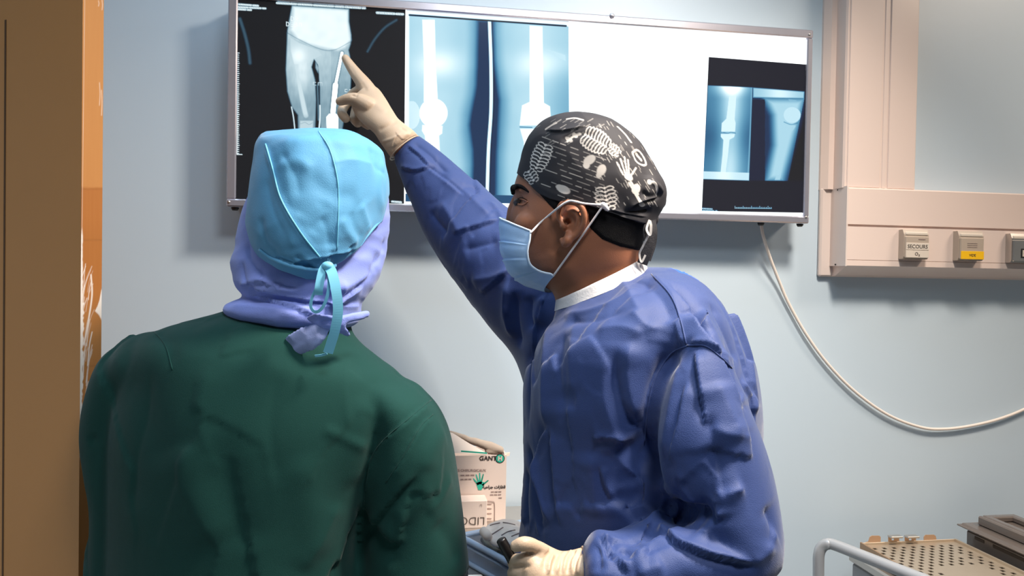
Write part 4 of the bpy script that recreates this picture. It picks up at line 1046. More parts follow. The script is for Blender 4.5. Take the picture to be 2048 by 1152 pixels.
V = fold(V, F, [([(1090, 262), (1130, 262), (1175, 252)], 6, 3, 's'), ([(1120, 285), (1150, 270), (1200, 268)], 5, 2.5, 'v'), ([(1255, 420), (1280, 405), (1318, 395)], 6, 5, 's'), ([(1280, 380), (1300, 395), (1325, 385)], 5, 4, 'v'), ([(1240, 425), (1275, 425), (1305, 420)], 5, 4, 'v'),
    ([(1300, 360), (1318, 375), (1325, 390)], 5, 4, 'r'), ([(1180, 405), (1240, 425), (1295, 435)], 3.5, 2.5, 's'), ([(1270, 300), (1290, 330), (1300, 360)], 9, 2.5, 'v'), ([(1060, 360), (1100, 385), (1150, 398)], 5, 1.2, 'r')])
Fq = np.asarray(F); ctree = bvh(V, Fq)
ink = np.zeros(len(V))
side_c = (V-hctr)@hd_s; Vm = V-np.where(side_c < 0, 2*side_c, 0)[:, None]*hd_s      # print repeats on the far side
def stroke(pts, wpx, val=1.0, jit=0.0):
    """a printed line lying on the cloth: px points carried onto the cap, inked by real distance on it"""
    L = cast_line(ctree, pts, 4.0)
    if len(L) < 2: return
    w_ = wpx*0.00072/2
    lo, hi = L.min(0)-w_*3, L.max(0)+w_*3
    idx = np.where(((Vm > lo) & (Vm < hi)).all(1))[0]
    if not len(idx): return
    d, t, s_ = seg_dist(Vm[idx], L)
    ink[idx] = np.maximum(ink[idx], val*smooth(w_+0.0005, w_-0.0002, d))
def dot(x, y, rx, ry, ang=0, val=1.0):
    p = cast(ctree, x, y)
    if p is None: return
    ca, sa = math.cos(math.radians(ang)), math.sin(math.radians(ang)); n_ = ray(x, y)
    a = nrm(RT*ca-UP*sa); b = nrm(RT*sa+UP*ca); q = Vm-p
    e = ((q@a)/(rx*0.00075))**2+((q@b)/(ry*0.00075))**2
    ok = np.abs(q@n_) < 0.03; ink[ok] = np.maximum(ink[ok], (val*smooth(1.25, 0.85, e))[ok])
def ribs(cx, cy, ang, length, width, n, taper=0.3, w_=2.0):
    ca, sa = math.cos(math.radians(ang)), math.sin(math.radians(ang))
    def T(u, v): return (cx+u*ca-v*sa, cy+u*sa+v*ca)
    for k in range(n):
        u = -length/2+length*(k+0.5)/n; hw = width/2*(1-taper*abs(2*(k+0.5)/n-0.9)**2)
        for s_ in (-1, 1):
            stroke([T(u, s_*1.5), T(u-3, s_*hw*0.55), T(u+0.5, s_*hw), T(u+4.5, s_*hw*0.75), T(u+4.8, s_*hw*0.3)], w_)
        dot(*T(u, 0), 2.4, 2.4)
ribs(1082, 313, 112, 56, 38, 8, w_=1.3); ribs(1062, 352, 60, 26, 28, 4, w_=1.3); ribs(1191, 281, 30, 54, 48, 8, w_=1.5); ribs(1212, 396, 82, 48, 44, 6, w_=1.6); ribs(1228, 300, 40, 24, 22, 4, w_=1.3)
dot(1127, 379, 13, 7, 28, 0.92); dot(1120, 375, 8, 5, 28, 0.92)
for q in ((1179, 320, 12, 8, -35), (1173, 330, 6, 7, 0), (1203, 340, 8, 11, 25), (1198, 350, 5, 6, 10), (1138, 279, 4, 8, -50), (1150, 271, 4, 6, -40)): dot(*q, 0.72)
stroke([(1135, 283), (1148, 272), (1160, 268)], 5, 0.8)
for b, t in (((1246, 349), (1234, 325)), ((1250, 346), (1241, 318)), ((1254, 345), (1249, 314)), ((1258, 346), (1256, 320)), ((1262, 351), (1272, 336))): stroke([b, ((b[0]+t[0])/2, (b[1]+t[1])/2), t], 3.0, 0.95)
dot(1257, 354, 9, 6, 30, 0.95)
for t in ((1258, 366), (1262, 364)): stroke([t, (t[0]+9, t[1]+14), (t[0]+14, t[1]+24)], 4, 0.9)
dot(1272, 378, 8, 10, 30, 0.85); stroke([(1270, 385), (1280, 402), (1284, 408)], 6, 0.85); dot(1284, 409, 6, 4, 0, 0.85)
stroke([(1298, 362), (1310, 366), (1314, 378), (1312, 390)], 5, 0.8); dot(1299, 364, 5, 5, 0, 0.8)
stroke([(1265, 305), (1275, 300), (1286, 312), (1292, 328), (1284, 330), (1272, 322), (1265, 305)], 4, 0.8); stroke([(1272, 308), (1282, 320)], 6, 0.6)
stroke([(1236, 254), (1250, 268), (1262, 284)], 5, 0.7); stroke([(1134, 238), (1150, 236), (1166, 240)], 4, 0.7); stroke([(1092, 258), (1104, 250), (1112, 246)], 5, 0.45)
rg = np.random.default_rng(11)
for row in range(13):            # lines of illegible small print
    y0 = 283+row*10.5; x = 1108+rg.uniform(-30, 20); 
    while x < 1200:
        l = rg.uniform(8, 26); y = y0+(x-1110)*0.36; y = y-0.0
        if y < 398: stroke([(x, y), (x+l*0.5, y+l*0.18), (x+l, y+l*0.36)], 1.3, rg.uniform(0.25, 0.6))
        x += l+rg.uniform(4, 14)
for _ in range(120):
    x = rg.uniform(1195, 1310); y = rg.uniform(240, 410); l = rg.uniform(4, 12)
    stroke([(x, y), (x+l*0.3, y+l*0.5), (x+l*0.6, y+l)], 1.3, rg.uniform(0.25, 0.6))
for _ in range(40):
    x = rg.uniform(1060, 1200); y = rg.uniform(240, 300); l = rg.uniform(5, 12); stroke([(x, y), (x+l*0.5, y-l*0.3), (x+l, y-l*0.6)], 1.2, rg.uniform(0.2, 0.45))
for x, y in ((1190, 424), (1200, 430), (1215, 430), (1230, 434), (1208, 440), (1245, 436)): stroke([(x, y), (x+5, y+2), (x+10, y+3)], 2.4, 0.4)
base = np.array(lin((44, 42, 46))); wht = np.array(lin((214, 206, 198)))
colr = base*(1-ink[:, None])+wht*ink[:, None]
scap = build('cap', V, Fq, attr_mat('skeleton_print', 0.7), surg, True, None, colr)
M_capcloth = mat('cap_cloth_dark', (44, 42, 46), 0.75, bump=0.2, bscale=500)
M_capprint = mat('cap_cloth_pale', (190, 184, 180), 0.75)
kn = PD(1302, 437, DS-0.02)
V, F = remesh([ellipsoid(kn, (RT*0.011, UP*0.012, FW*0.012)), ellipsoid(PD(1312, 400, DS-0.01), (RT*0.014, UP*0.02, FW*0.02)), limb([PD(1322, 388, DS), PD(1312, 405, DS-0.01), PD(1303, 432, DS-0.015)], [0.006, 0.01, 0.008])], 0.002, 2)
V = crumple(V, F, [(60, 40, 60, 1.5, 'ridge')]); build('cap_knot', V, F, M_capcloth, scap)
def strap2(name, pts, width, m, par, fl=0.3):
    Q = catmull(np.array(pts, float), 30); P = np.array([PD(x, y, d) for x, y, d in Q]); T = np.gradient(P, axis=0)
    ac = np.array([nrm(np.cross(t, FW)) for t in T])+FW*fl
    V, F = ribbon(P, width, ac, 0.0012); return build(name, V, F, m, par, False)
strap2('cap_tie', [(1302, 440, DS-0.055), (1296, 462, DS-0.058), (1298, 485, DS-0.056), (1292, 508, DS-0.054), (1284, 528, DS-0.052)], 0.016, M_capcloth, scap)
strap2('cap_tie', [(1304, 440, DS-0.048), (1307, 465, DS-0.048), (1304, 490, DS-0.046), (1294, 520, DS-0.046)], 0.012, M_capcloth, scap)
strap2('cap_tie', [(1299, 440, DS-0.060), (1293, 458, DS-0.064), (1300, 470, DS-0.066), (1302, 452, DS-0.064), (1300, 442, DS-0.060)], 0.0035, M_capprint, scap)
strap2('cap_tie', [(1297, 470, DS-0.062), (1286, 492, DS-0.062), (1279, 508, DS-0.060), (1283, 524, DS-0.060), (1291, 510, DS-0.060)], 0.0028, M_capprint, scap)

# --- mask
mk = [(1009, 437, 1061, 462, 0.066), (1007, 452, 1060, 470, 0.067), (1009, 470, 1059, 481, 0.067), (1010, 490, 1056, 494, 0.067), (1013, 508, 1055, 508, 0.066), (1021, 532, 1060, 528, 0.064), (1032, 552, 1074, 540, 0.061), (1050, 567, 1090, 546, 0.057), (1074, 577, 1101, 548, 0.053), (1098, 584, 1108, 553, 0.05)]
mm, nn = 90, 90
Q = catmull(np.array(mk, float), mm); th = np.linspace(math.pi/2, -math.pi/2, nn)
G = np.zeros((mm, nn, 3))
for k in range(mm):
    fx, fy, ex, ey, hw = Q[k]
    Fp = PD(fx-2, fy+1, DS+0.028-0.014*max(0.0, (fy-540)/44.0)); Ep = PD(ex, ey, DS-hw)
    C = Ep-hd_s*((Ep-Fp)@hd_s); A = Fp-C; A = A-hd_s*(A@hd_s)
    B = hd_s*((Ep-C)@hd_s)
    e = 2/2.3
    G[k] = C+np.outer(np.abs(np.cos(th))**e, A)+np.outer(np.sign(np.sin(th))*np.abs(np.sin(th))**e, B)
pl = np.zeros(mm); tt = np.linspace(0, 1, mm)
for t0 in (0.3, 0.5, 0.7): pl += 0.0022*np.exp(-((tt-t0)/0.02)**2)*np.sign(tt-t0+1e-6)+0.0012*smooth(t0, t0+0.1, tt)*smooth(t0+0.2, t0+0.1, tt)
cen = G.mean((0, 1)); nd = G-cen; nd /= np.linalg.norm(nd, axis=2)[..., None]
G = G+nd*pl[:, None, None]*(np.cos(th)**0.5)[None, :, None]
Pn = G.reshape(-1, 3); G = G+nd*(perlin(Pn*np.array([40, 40, 40]))*0.003+perlin(Pn*90+5)*0.0012).reshape(mm, nn)[..., None]*(0.4+0.6*smooth(0.4, 0.9, tt))[:, None, None]
Gi = G-nd*0.0018
V = np.vstack([G.reshape(-1, 3), Gi.reshape(-1, 3)]); a = (np.arange(mm-1)[:, None]*nn+np.arange(nn-1)[None, :])
F1 = np.stack([a, a+1, a+nn+1, a+nn], -1).reshape(-1, 4); F2 = F1[:, ::-1]+mm*nn
bd = [k for k in range(nn)]+[k*nn+nn-1 for k in range(1, mm)]+[(mm-1)*nn+k for k in range(nn-2, -1, -1)]+[k*nn for k in range(mm-2, 0, -1)]
bd = np.array(bd); b2 = np.roll(bd, -1); F3 = np.stack([bd, bd+mm*nn, b2+mm*nn, b2], 1)
msk = build('face_mask', V, np.vstack([F1, F2, F3]), M_mask, surg)
for nm, L in (('mask_binding', G[:, 0]), ('mask_binding', G[:, -1]), ('mask_binding', G[0])):
    V, F = tube(L[::2]+(0 if nm != 'nose' else 0), 0.0016, 8); build(nm, V, F, M_maskb, msk)
el = [cast(ftree, *q) for q in ((1056, 468), (1080, 446), (1100, 429), (1116, 416), (1128, 407), (1140, 402))]
el = np.array([G[6, 0]-FW*0.001]+[q-ray(1100, 430)*0.0015 for q in el[1:] if q is not None])
knot = cast(ctree, 1206, 411); knot = knot-FW*0.004
far = lambda P: P-2*((P-hctr)@hd_s)[:, None]*hd_s
up1 = catmull(np.vstack([el, [PD(1150, 403, DS-0.1)], [PD(1168, 407, DS-0.096)], [PD(1190, 409, DS-0.092)], [knot]]), 50)
lo1 = np.linspace(0, 1, 20)[:, None]*(G[-3, 0]-knot)+knot-FW*0.008*np.sin(np.linspace(0, math.pi, 20))[:, None]
for L in (up1, lo1):
    V, F = tube(L, 0.0015, 8); build('ear_loop', V, F, M_elastic, msk)
    V, F = tube(far(L), 0.0015, 8); build('ear_loop', V, F, M_elastic, msk)
V, F = limb([knot+RT*-0.004, knot, knot+RT*0.006-UP*0.006], [0.002, 0.0042, 0.0025]); build('loop_knot', V, F, M_elastic, msk)

# --- gown: one piece of cloth over trunk and both arms
tor = [(1110, 614, 1292, 532, DS, 0.068), (1096, 640, 1352, 538, DS, 0.105), (1080, 668, 1402, 562, DS, 0.145), (1062, 706, 1446, 612, DS, 0.175), (1052, 750, 1478, 682, DS, 0.185), (1047, 800, 1500, 758, DS, 0.19), (1046, 860, 1514, 845, DS, 0.185),
       (1045, 930, 1512, 930, DS, 0.18), (1040, 1010, 1505, 1010, DS, 0.175), (1028, 1090, 1500, 1090, DS, 0.16), (1016, 1170, 1500, 1170, DS-0.01, 0.15), (1005, 1400, 1510, 1400, DS-0.01, 0.15), (1000, 1700, 1515, 1700, DS-0.01, 0.155), (1000, 2020, 1520, 2020, DS-0.01, 0.16)]
upA = [(1330, 640, 1420, 610, 1.0, 0.06), (1318, 715, 1452, 690, 0.98, 0.08), (1300, 775, 1484, 765, 0.965, 0.088), (1291, 835, 1512, 838, 0.95, 0.09), (1290, 895, 1533, 905, 0.94, 0.09), (1302, 950, 1549, 975, 0.93, 0.088), (1330, 1000, 1558, 1035, 0.92, 0.085), (1350, 1040, 1562, 1085, 0.915, 0.08), (1370, 1100, 1548, 1122, 0.91, 0.072), (1400, 1160, 1500, 1160, 0.905, 0.05)]
foA = [(1545, 1060, 1520, 1140, 0.915, 0.05), (1490, 1020, 1470, 1172, 0.915, 0.078), (1420, 1005, 1410, 1192, 0.91, 0.082), (1350, 1016, 1340, 1200, 0.9, 0.075), (1290, 1046, 1280, 1205, 0.89, 0.068), (1240, 1066, 1230, 1203, 0.885, 0.06), (1200, 1062, 1193, 1196, 0.88, 0.054), (1183, 1078, 1178, 1184, 0.88, 0.046), (1172, 1094, 1169, 1170, 0.88, 0.036)]
farA = [(834, 271, 786, 317, 1.475, 0.032), (868, 294, 800, 362, 1.46, 0.042), (905, 322, 822, 412, 1.45, 0.052), (952, 362, 852, 476, 1.44, 0.066), (1010, 412, 905, 556, 1.42, 0.085), (1060, 440, 965, 640, 1.395, 0.1), (1110, 480, 1030, 712, 1.36, 0.11), (1180, 540, 1062, 790, 1.3, 0.12)]
gs = [sections(tor, 90, 72), sections(upA, 50, 48), sections(foA, 50, 44), sections(farA, 50, 44), ellipsoid(PD(1380, 690, 1.0), (RT*0.05, UP*0.045, FW*0.06))]
V, F = remesh(gs, 0.0034, 14)
hi = V[:, 2] > 0.85
V = facets(V, F, 0.13, 0.05, (1, 1.9, 1), 12, hi)
V = facets(V, F, 0.05, 0.022, (1, 1.6, 1), 8, hi, -1)
V = relax(V, F, 1, 0.5)
GF = [
    # armhole, shoulder seam, sleeve head
    ([(1345, 640), (1358, 665), (1374, 692)], 9, 5, 'r'), ([(1374, 692), (1345, 705), (1322, 735), (1304, 775), (1293, 830), (1288, 885), (1297, 935), (1318, 985)], 9, 13, 'v'),
    ([(1374, 690), (1410, 690), (1440, 712), (1465, 735)], 7, 4, 's'), ([(1300, 545), (1340, 590), (1360, 640), (1372, 690)], 7, 3.5, 'r'), ([(1285, 560), (1325, 600), (1345, 650)], 9, 3, 'v'),
    ([(1388, 700), (1396, 760), (1405, 820), (1412, 860)], 7, 6, 's'), ([(1400, 780), (1420, 850), (1440, 920), (1450, 960)], 10, 4, 'v'), ([(1430, 760), (1460, 830), (1480, 880)], 14, 4, 'r'),
    ([(1365, 710), (1350, 790), (1335, 870), (1325, 930)], 14, 5, 'r'), ([(1375, 760), (1355, 860), (1335, 930)], 7, 4, 's'), ([(1415, 850), (1455, 870), (1500, 875)], 9, 4, 'r'), ([(1420, 885), (1440, 950), (1455, 1000)], 10, 4, 'v'),
    ([(1425, 990), (1455, 985), (1490, 975)], 7, 6, 'r'), ([(1420, 1000), (1432, 1020), (1440, 1040)], 6, 6, 'r'),
    # elbow folds
    ([(1322, 1012), (1360, 1022), (1400, 1030), (1428, 1050)], 12, 20, 'v'), ([(1316, 1000), (1360, 1008), (1410, 1012)], 9, 6, 'r'), ([(1425, 1000), (1424, 1025), (1428, 1052)], 6, 6, 'v'),
    ([(1328, 1050), (1350, 1085), (1400, 1108), (1460, 1122), (1520, 1130)], 8, 8, 's'), ([(1340, 1050), (1390, 1060), (1430, 1065)], 12, 5, 'r'), ([(1530, 1010), (1545, 1050), (1540, 1100)], 8, 4, 'v'), ([(1555, 1060), (1535, 1100), (1500, 1130)], 8, 4, 'r'),
    ([(1318, 1030), (1300, 1055), (1270, 1075), (1245, 1090)], 8, 6, 'v'), ([(1322, 1018), (1318, 1040), (1330, 1060)], 6, 6, 'r'), ([(1330, 1060), (1290, 1090), (1250, 1115)], 8, 5, 's'), ([(1238, 1098), (1255, 1105), (1265, 1120)], 6, 5, 'v'),
    ([(1200, 1068), (1215, 1085), (1235, 1120), (1260, 1152)], 8, 7, 's'), ([(1222, 1075), (1228, 1095), (1226, 1118)], 7, 8, 'v'), ([(1185, 1085), (1195, 1110), (1196, 1150)], 6, 5, 'v'), ([(1330, 1130), (1300, 1140), (1270, 1150)], 10, 4, 'r'),
    # chest and front
    ([(1238, 690), (1230, 740), (1238, 800), (1258, 845), (1285, 890), (1302, 940), (1312, 990)], 12, 9, 'v'), ([(1262, 680), (1254, 740), (1262, 800), (1282, 850)], 14, 5, 'r'), ([(1215, 700), (1208, 780), (1225, 850), (1260, 910)], 16, 4, 'r'),
    ([(1100, 650), (1092, 720), (1090, 800), (1095, 870)], 14, 5, 'r'), ([(1130, 660), (1120, 740), (1125, 830)], 16, 3.5, 'v'), ([(1068, 660), (1058, 720), (1055, 800), (1058, 870)], 7, 5, 'v'), ([(1150, 640), (1140, 720), (1150, 800)], 18, 3, 'r'),
    ([(1100, 848), (1082, 880), (1072, 930), (1074, 990)], 7, 5, 's'), ([(1100, 850), (1106, 930), (1112, 1010), (1122, 1060)], 9, 4, 's'), ([(1056, 880), (1062, 960), (1075, 1030), (1085, 1070)], 7, 6, 'v'), ([(1068, 900), (1080, 980), (1100, 1050)], 6, 5, 'r'), ([(1052, 930), (1050, 1000), (1052, 1060)], 6, 5, 'v'),
    ([(1185, 882), (1215, 878), (1255, 888)], 6, 5, 's'), ([(1200, 930), (1210, 970), (1225, 1000)], 8, 4, 's'), ([(1250, 880), (1275, 930), (1285, 980)], 14, 7, 'v'), ([(1180, 900), (1190, 980), (1195, 1040)], 18, 4, 'r'), ([(1290, 960), (1270, 1000), (1240, 1025)], 14, 7, 'v'),
    ([(1125, 630), (1180, 622), (1240, 600), (1290, 570)], 8, 3, 'r'), ([(1130, 645), (1190, 640), (1260, 618)], 9, 3, 'v'), ([(1240, 560), (1265, 600), (1285, 640)], 8, 3, 'r'), ([(1260, 620), (1290, 650), (1320, 665)], 7, 3, 'r'), ([(1190, 660), (1240, 655), (1290, 670)], 9, 3, 'r'), ([(1110, 640), (1085, 655), (1068, 680)], 8, 4, 'v'),
    # back flap
    ([(1330, 560), (1372, 606), (1405, 650), (1440, 712), (1470, 775), (1492, 830)], 9, -9, 's'), ([(1420, 600), (1450, 660), (1478, 730)], 10, 4, 'v'), ([(1380, 615), (1410, 640), (1430, 670)], 9, 5, 'v'), ([(1480, 760), (1500, 800), (1512, 830)], 7, 5, 'r'), ([(1400, 690), (1440, 700), (1470, 730)], 8, 3, 'r'),
    # far sleeve
    ([(812, 290), (840, 312), (862, 340)], 5, 4, 's'), ([(822, 282), (860, 310), (900, 350)], 6, 4, 'v'), ([(800, 335), (830, 342), (870, 332)], 6, 4, 's'), ([(845, 325), (890, 360), (930, 395)], 7, -5, 's'), ([(880, 345), (940, 395), (985, 440)], 9, 4, 'r'), ([(880, 400), (905, 440), (925, 480)], 14, 4, 'r'), ([(858, 420), (880, 450), (898, 468)], 8, 4, 'v'),
    ([(905, 470), (950, 455), (1000, 440)], 10, 4, 's'), ([(925, 500), (965, 490), (1000, 480)], 10, 4, 'v'), ([(940, 560), (985, 555), (1020, 540)], 9, 4, 'r'), ([(960, 590), (1000, 560), (1030, 530)], 8, 4, 's'), ([(1030, 580), (1032, 640), (1040, 700)], 9, 6, 'v'), ([(1062, 590), (1058, 630), (1064, 660)], 7, 5, 'v'), ([(1015, 560), (1010, 620), (1025, 680)], 9, 5, 'r'), ([(1085, 590), (1085, 620), (1075, 650)], 7, 5, 'r'), ([(975, 400), (1000, 430), (1012, 460)], 6, 4, 'r'),
]
GF = [(p, w_*(1.7 if k in 'rv' else 1.3), a*1.6, {'r': 'p', 'v': 'c'}.get(k, k)) for p, w_, a, k in GF]
V = fold(V, F, GF)
V = relax(V, F, 1, 0.4)
gown = build('gown', V, F, M_gown, surg)
gtree = bvh(V, F)
for P in ([(1374, 692), (1345, 705), (1322, 735), (1304, 775), (1293, 830), (1289, 885)], [(1374, 691), (1410, 692), (1440, 713), (1464, 736)], [(1303, 548), (1342, 592), (1361, 640), (1373, 690)]):
    L = cast_line(gtree, P, 6, 0.0003)
    if len(L) > 4: build('seam', *tube(L, 0.0011, 8), M_gown, gown)
# white neck binding
rg_, th, S = sections([(1108, 622, 1297, 543, DS, 0.0745), (1111, 600, 1287, 514, DS, 0.067)], 6, 64, raw=True)
rin = np.array([r_.mean(0)+(r_-r_.mean(0))*0.965 for r_ in rg_[::-1]])
V, F = rings_to_mesh(np.concatenate([rg_, rin, rg_[:1]]), caps=False)
V = crumple(V, F, [(40, 40, 40, 0.9, 'n')]); build('neck_binding', V, F, M_white_band, gown)
patch('back_lining', [(1318, 540, 1.13), (1350, 538, 1.15), (1395, 558, 1.17), (1430, 600, 1.18), (1446, 640, 1.17), (1425, 640, 1.1), (1395, 600, 1.09), (1360, 570, 1.09)], 1.13, M_gown_in, gown, 0.012, 0.006, 'bright blue lining of the back flap')

# --- gloves
def glove_shape(sh, vox=0.0018, it=2):
    return remesh(sh, vox, it)
dw = 1.475
palm = [(706, 196, 746, 170, 1.517, 0.017), (704, 214, 758, 178, 1.512, 0.021), (712, 232, 770, 194, 1.502, 0.024), (728, 250, 784, 218, 1.487, 0.026), (748, 266, 797, 238, 1.472, 0.025), (760, 284, 814, 251, 1.465, 0.026), (774, 304, 828, 262, 1.462, 0.029), (783, 317, 836, 271, 1.47, 0.031)]
gsh = [sections(palm, 40, 40)]
gsh.append(limbpx([(691, 117, 1.555, 8), (702, 134, 1.550, 10.5), (715, 152, 1.539, 12.5), (731, 173, 1.522, 16), (742, 190, 1.512, 18)], 30))
gsh.append(limbpx([(680, 203, 1.500, 9), (697, 198, 1.494, 11.5), (716, 200, 1.490, 14), (738, 212, 1.484, 17)], 24))
gsh.append(limbpx([(728, 178, 1.529, 13), (708, 188, 1.547, 11), (692, 206, 1.542, 10.5), (684, 225, 1.524, 10), (691, 237, 1.517, 9)], 30))
gsh.append(limbpx([(738, 186, 1.537, 13), (722, 202, 1.552, 11), (712, 222, 1.545, 10), (709, 238, 1.529, 9.5), (715, 247, 1.522, 8.5)], 30))
gsh.append(limbpx([(748, 198, 1.542, 12), (735, 216, 1.552, 10), (729, 234, 1.544, 9), (729, 246, 1.532, 8.5), (736, 252, 1.527, 7.5)], 30))
V, F = glove_shape(gsh, 0.0018, 5)
V = crumple(V, F, [(30, 30, 30, 0.7, 'n')])
V = fold(V, F, [([(722, 186), (712, 192), (700, 190)], 3, 2, 'v'), ([(755, 262), (775, 252), (795, 240)], 5, 1.6, 'v'), ([(762, 285), (790, 275), (806, 262)], 3, 1.5, 'r'), ([(790, 262), (798, 275), (815, 282)], 3, 1.6, 's'), ([(786, 310), (785, 290), (795, 268)], 3, 1.6, 's'), ([(800, 255), (812, 262), (822, 268)], 3, 1.5, 'v'), ([(776, 300), (800, 290), (822, 268)], 4, 1.2, 'v'), ([(740, 200), (760, 215), (775, 225)], 8, 1.5, 'r'), ([(700, 130), (706, 140), (712, 150)], 4, -0.5, 'r'), ([(722, 165), (728, 172), (735, 178)], 6, 0.8, 'v')])
g1 = build('glove', V, F, M_glove, surg, True, 'right glove, pointing')
V, F = tube(np.vstack([sections([(781, 319, 837, 273, 1.469, 0.0325), (784, 322, 840, 276, 1.468, 0.0325)], 2, 40, raw=True)[0][0]]), 0.0014, 8, closed=True); build('cuff_roll', V, F, M_glove, g1)
d0 = 0.90
pal = [(1032, 1110, 1024, 1150, d0, 0.02), (1042, 1106, 1032, 1178, d0, 0.03), (1052, 1084, 1048, 1192, d0-0.002, 0.038), (1066, 1077, 1060, 1194, d0-0.002, 0.041), (1084, 1082, 1076, 1194, d0-0.002, 0.041), (1104, 1093, 1100, 1188, d0, 0.037), (1124, 1101, 1121, 1176, d0, 0.032), (1145, 1100, 1143, 1170, d0, 0.030), (1164, 1095, 1162, 1168, d0-0.002, 0.032), (1170, 1094, 1168, 1168, d0-0.003, 0.033)]
gsh = [sections(pal, 40, 40)]
gsh.append(limbpx([(1032, 1092, d0-0.028, 12), (1046, 1088, d0-0.03, 14.5), (1062, 1090, d0-0.025, 14.5), (1086, 1104, d0-0.012, 15)], 30))
for k, (y, r_) in enumerate(((1122, 14), (1146, 14.5), (1170, 14), (1190, 12))):
    gsh.append(limbpx([(1076, y-6, d0-0.022, r_+1), (1048, y-3, d0-0.023, r_), (1030+k, y, d0-0.012, r_), (1029+k, y+1, d0+0.006, r_-1), (1045, y+2, d0+0.022, r_-1.5), (1060, y+2, d0+0.02, r_-2)], 34))
V, F = glove_shape(gsh, 0.0017, 5)
V = crumple(V, F, [(30, 30, 30, 0.6, 'n')])
rr = []
for k, x in enumerate((1092, 1100, 1108, 1118, 1124, 1131, 1138, 1147, 1153, 1159)):
    o_ = (k*37 % 7)-3; rr.append(([(x+14, 1100+o_), (x+2+o_, 1118), (x-3, 1138+o_), (x-4, 1152)], 2.2 if k % 3 else 3.2, (2.8 if k % 2 else -2.2), 'r'))
rr += [([(1040, 1104), (1055, 1108), (1070, 1106)], 2.5, 3, 'v'), ([(1024, 1134), (1045, 1134), (1065, 1130)], 2.5, 2, 'v'), ([(1070, 1106), (1078, 1112), (1085, 1120)], 5, 1.5, 'v')]
V = fold(V, F, rr)
g2 = build('glove', V, F, M_glove, surg, True, 'left glove, closed round a marker')
V, F = tube(sections([(1168, 1093, 1166, 1170, d0-0.003, 0.0335), (1169, 1093, 1167, 1170, d0-0.003, 0.0335)], 2, 40, raw=True)[0][0], 0.0014, 8, closed=True); build('cuff_roll', V, F, M_glove, g2)
V, F = sections([(1164, 1098, 1162, 1166, d0-0.004, 0.03), (1178, 1096, 1176, 1170, d0-0.01, 0.031), (1190, 1092, 1188, 1175, d0-0.01, 0.034)], 12, 32)
build('knit_cuff', V, F, mat('knit_cuff', (88, 96, 140), 0.8, bump=0.8, bscale=300), gown, True, 'grey blue knit cuff')
# --- marker held in the left hand
mk0, mk1 = PD(1001, 1078, d0-0.012), PD(1068, 1196, d0-0.008)
ax = nrm(mk1-mk0); L_ = np.linalg.norm(mk1-mk0)
pen = empty('marker_pen', mk0, 'black marker pen gripped in the gloved left hand', 'pen')
prof = [(0, 0.0045), (0.0008, 0.0058), (0.002, 0.0062), (0.03, 0.0066), (0.0305, 0.0066), (0.031, 0.0062)]
build('pen_cap', *tube([mk0+ax*t for t, r in prof], [r for t, r in prof], 20), M_black, pen)
prof = [(0.0312, 0.0058), (0.033, 0.0058), (0.0332, 0.0064), (L_-0.004, 0.0064), (L_, 0.005)]
build('barrel', *tube([mk0+ax*t for t, r in prof], [r for t, r in prof], 20), M_black, pen)
V, F = tube([mk0+ax*0.0308, mk0+ax*0.0325], [0.0061, 0.0061], 20); build('white_ring', V, F, M_white_band, pen)
cp = mk0+RT*0.0058+UP*0.0028-FW*0.002
V, F = ribbon([cp+ax*0.012, cp+ax*0.03, cp+ax*0.046], 0.003, FW, 0.0015); build('pocket_clip', V, F, M_black, pen)

# ------------------------------------------------------------------ table under the viewer, with boxes and a bin
ZT = 1.02
tx0, tx1, ty0, ty1 = -0.16, 0.62, 1.29, 1.675
tab = empty('instrument_table', ((tx0+tx1)/2, (ty0+ty1)/2, 0), 'tall steel instrument table against the wall between the two people', 'table')
MB().box((tx0, ty0, ZT-0.028), (tx1, ty1, ZT), 0.004).build('tabletop', M_steel, tab)
for x in (tx0+0.03, tx1-0.03):
    for y in (ty0+0.03, ty1-0.03):
        V, F = tube([(x, y, 0.0), (x, y, ZT-0.028)], 0.014, 14); build('leg', V, F, M_steel, tab)
MB().box((tx0+0.02, ty0+0.02, 0.3), (tx1-0.02, ty1-0.02, 0.318), 0.003).build('lower_shelf', M_steel, tab)
# glove carton
fy = 1.565
cr = PZ(1012, 1040, ZT); fy = min(max(cr[1], 1.54), 1.60)
x1 = PY(1012, 980, fy)[0]; z1 = PY(1010, 910, fy)[2]; x0 = x1-0.25
gb = empty('glove_box', ((x0+x1)/2, fy+0.04, ZT), 'pale pink carton of surgical gloves with torn lid, behind the green person', 'box')
gd = min(0.085, YW-0.012-fy); t = 0.002
MB().box((x0, fy, ZT), (x1, fy+t, z1)).build('front_panel', M_card, gb)
MB().box((x0, fy+gd-t, ZT), (x1, fy+gd, z1)).build('back_panel', M_card, gb)
MB().box((x1-t, fy+t, ZT), (x1, fy+gd-t, z1)).build('side_panel', M_card, gb)
MB().box((x0, fy+t, ZT), (x0+t, fy+gd-t, z1)).build('side_panel', M_card, gb)
MB().box((x0+t, fy+t, ZT), (x1-t, fy+gd-t, ZT+t)).build('bottom_panel', M_card, gb)
def px3(px, py, y): return PY(px, py, y)
fl = [px3(880, 905, fy+0.004), px3(976, 908, fy+0.004), px3(940, 888, fy+0.02), px3(905, 866, fy+0.035), px3(870, 858, fy+0.04)]
V, F = prism(fl, np.array([0, 0.002, 0])); MB().add(V, F).build('lid_flap', M_card_top, gb, label='white lid flap standing half open')
tp = [px3(900, 866, fy+0.04), px3(912, 870, fy+0.04), px3(940, 880, fy+0.038), px3(965, 888, fy+0.036), px3(985, 896, fy+0.034), px3(1000, 900, fy+0.03)]
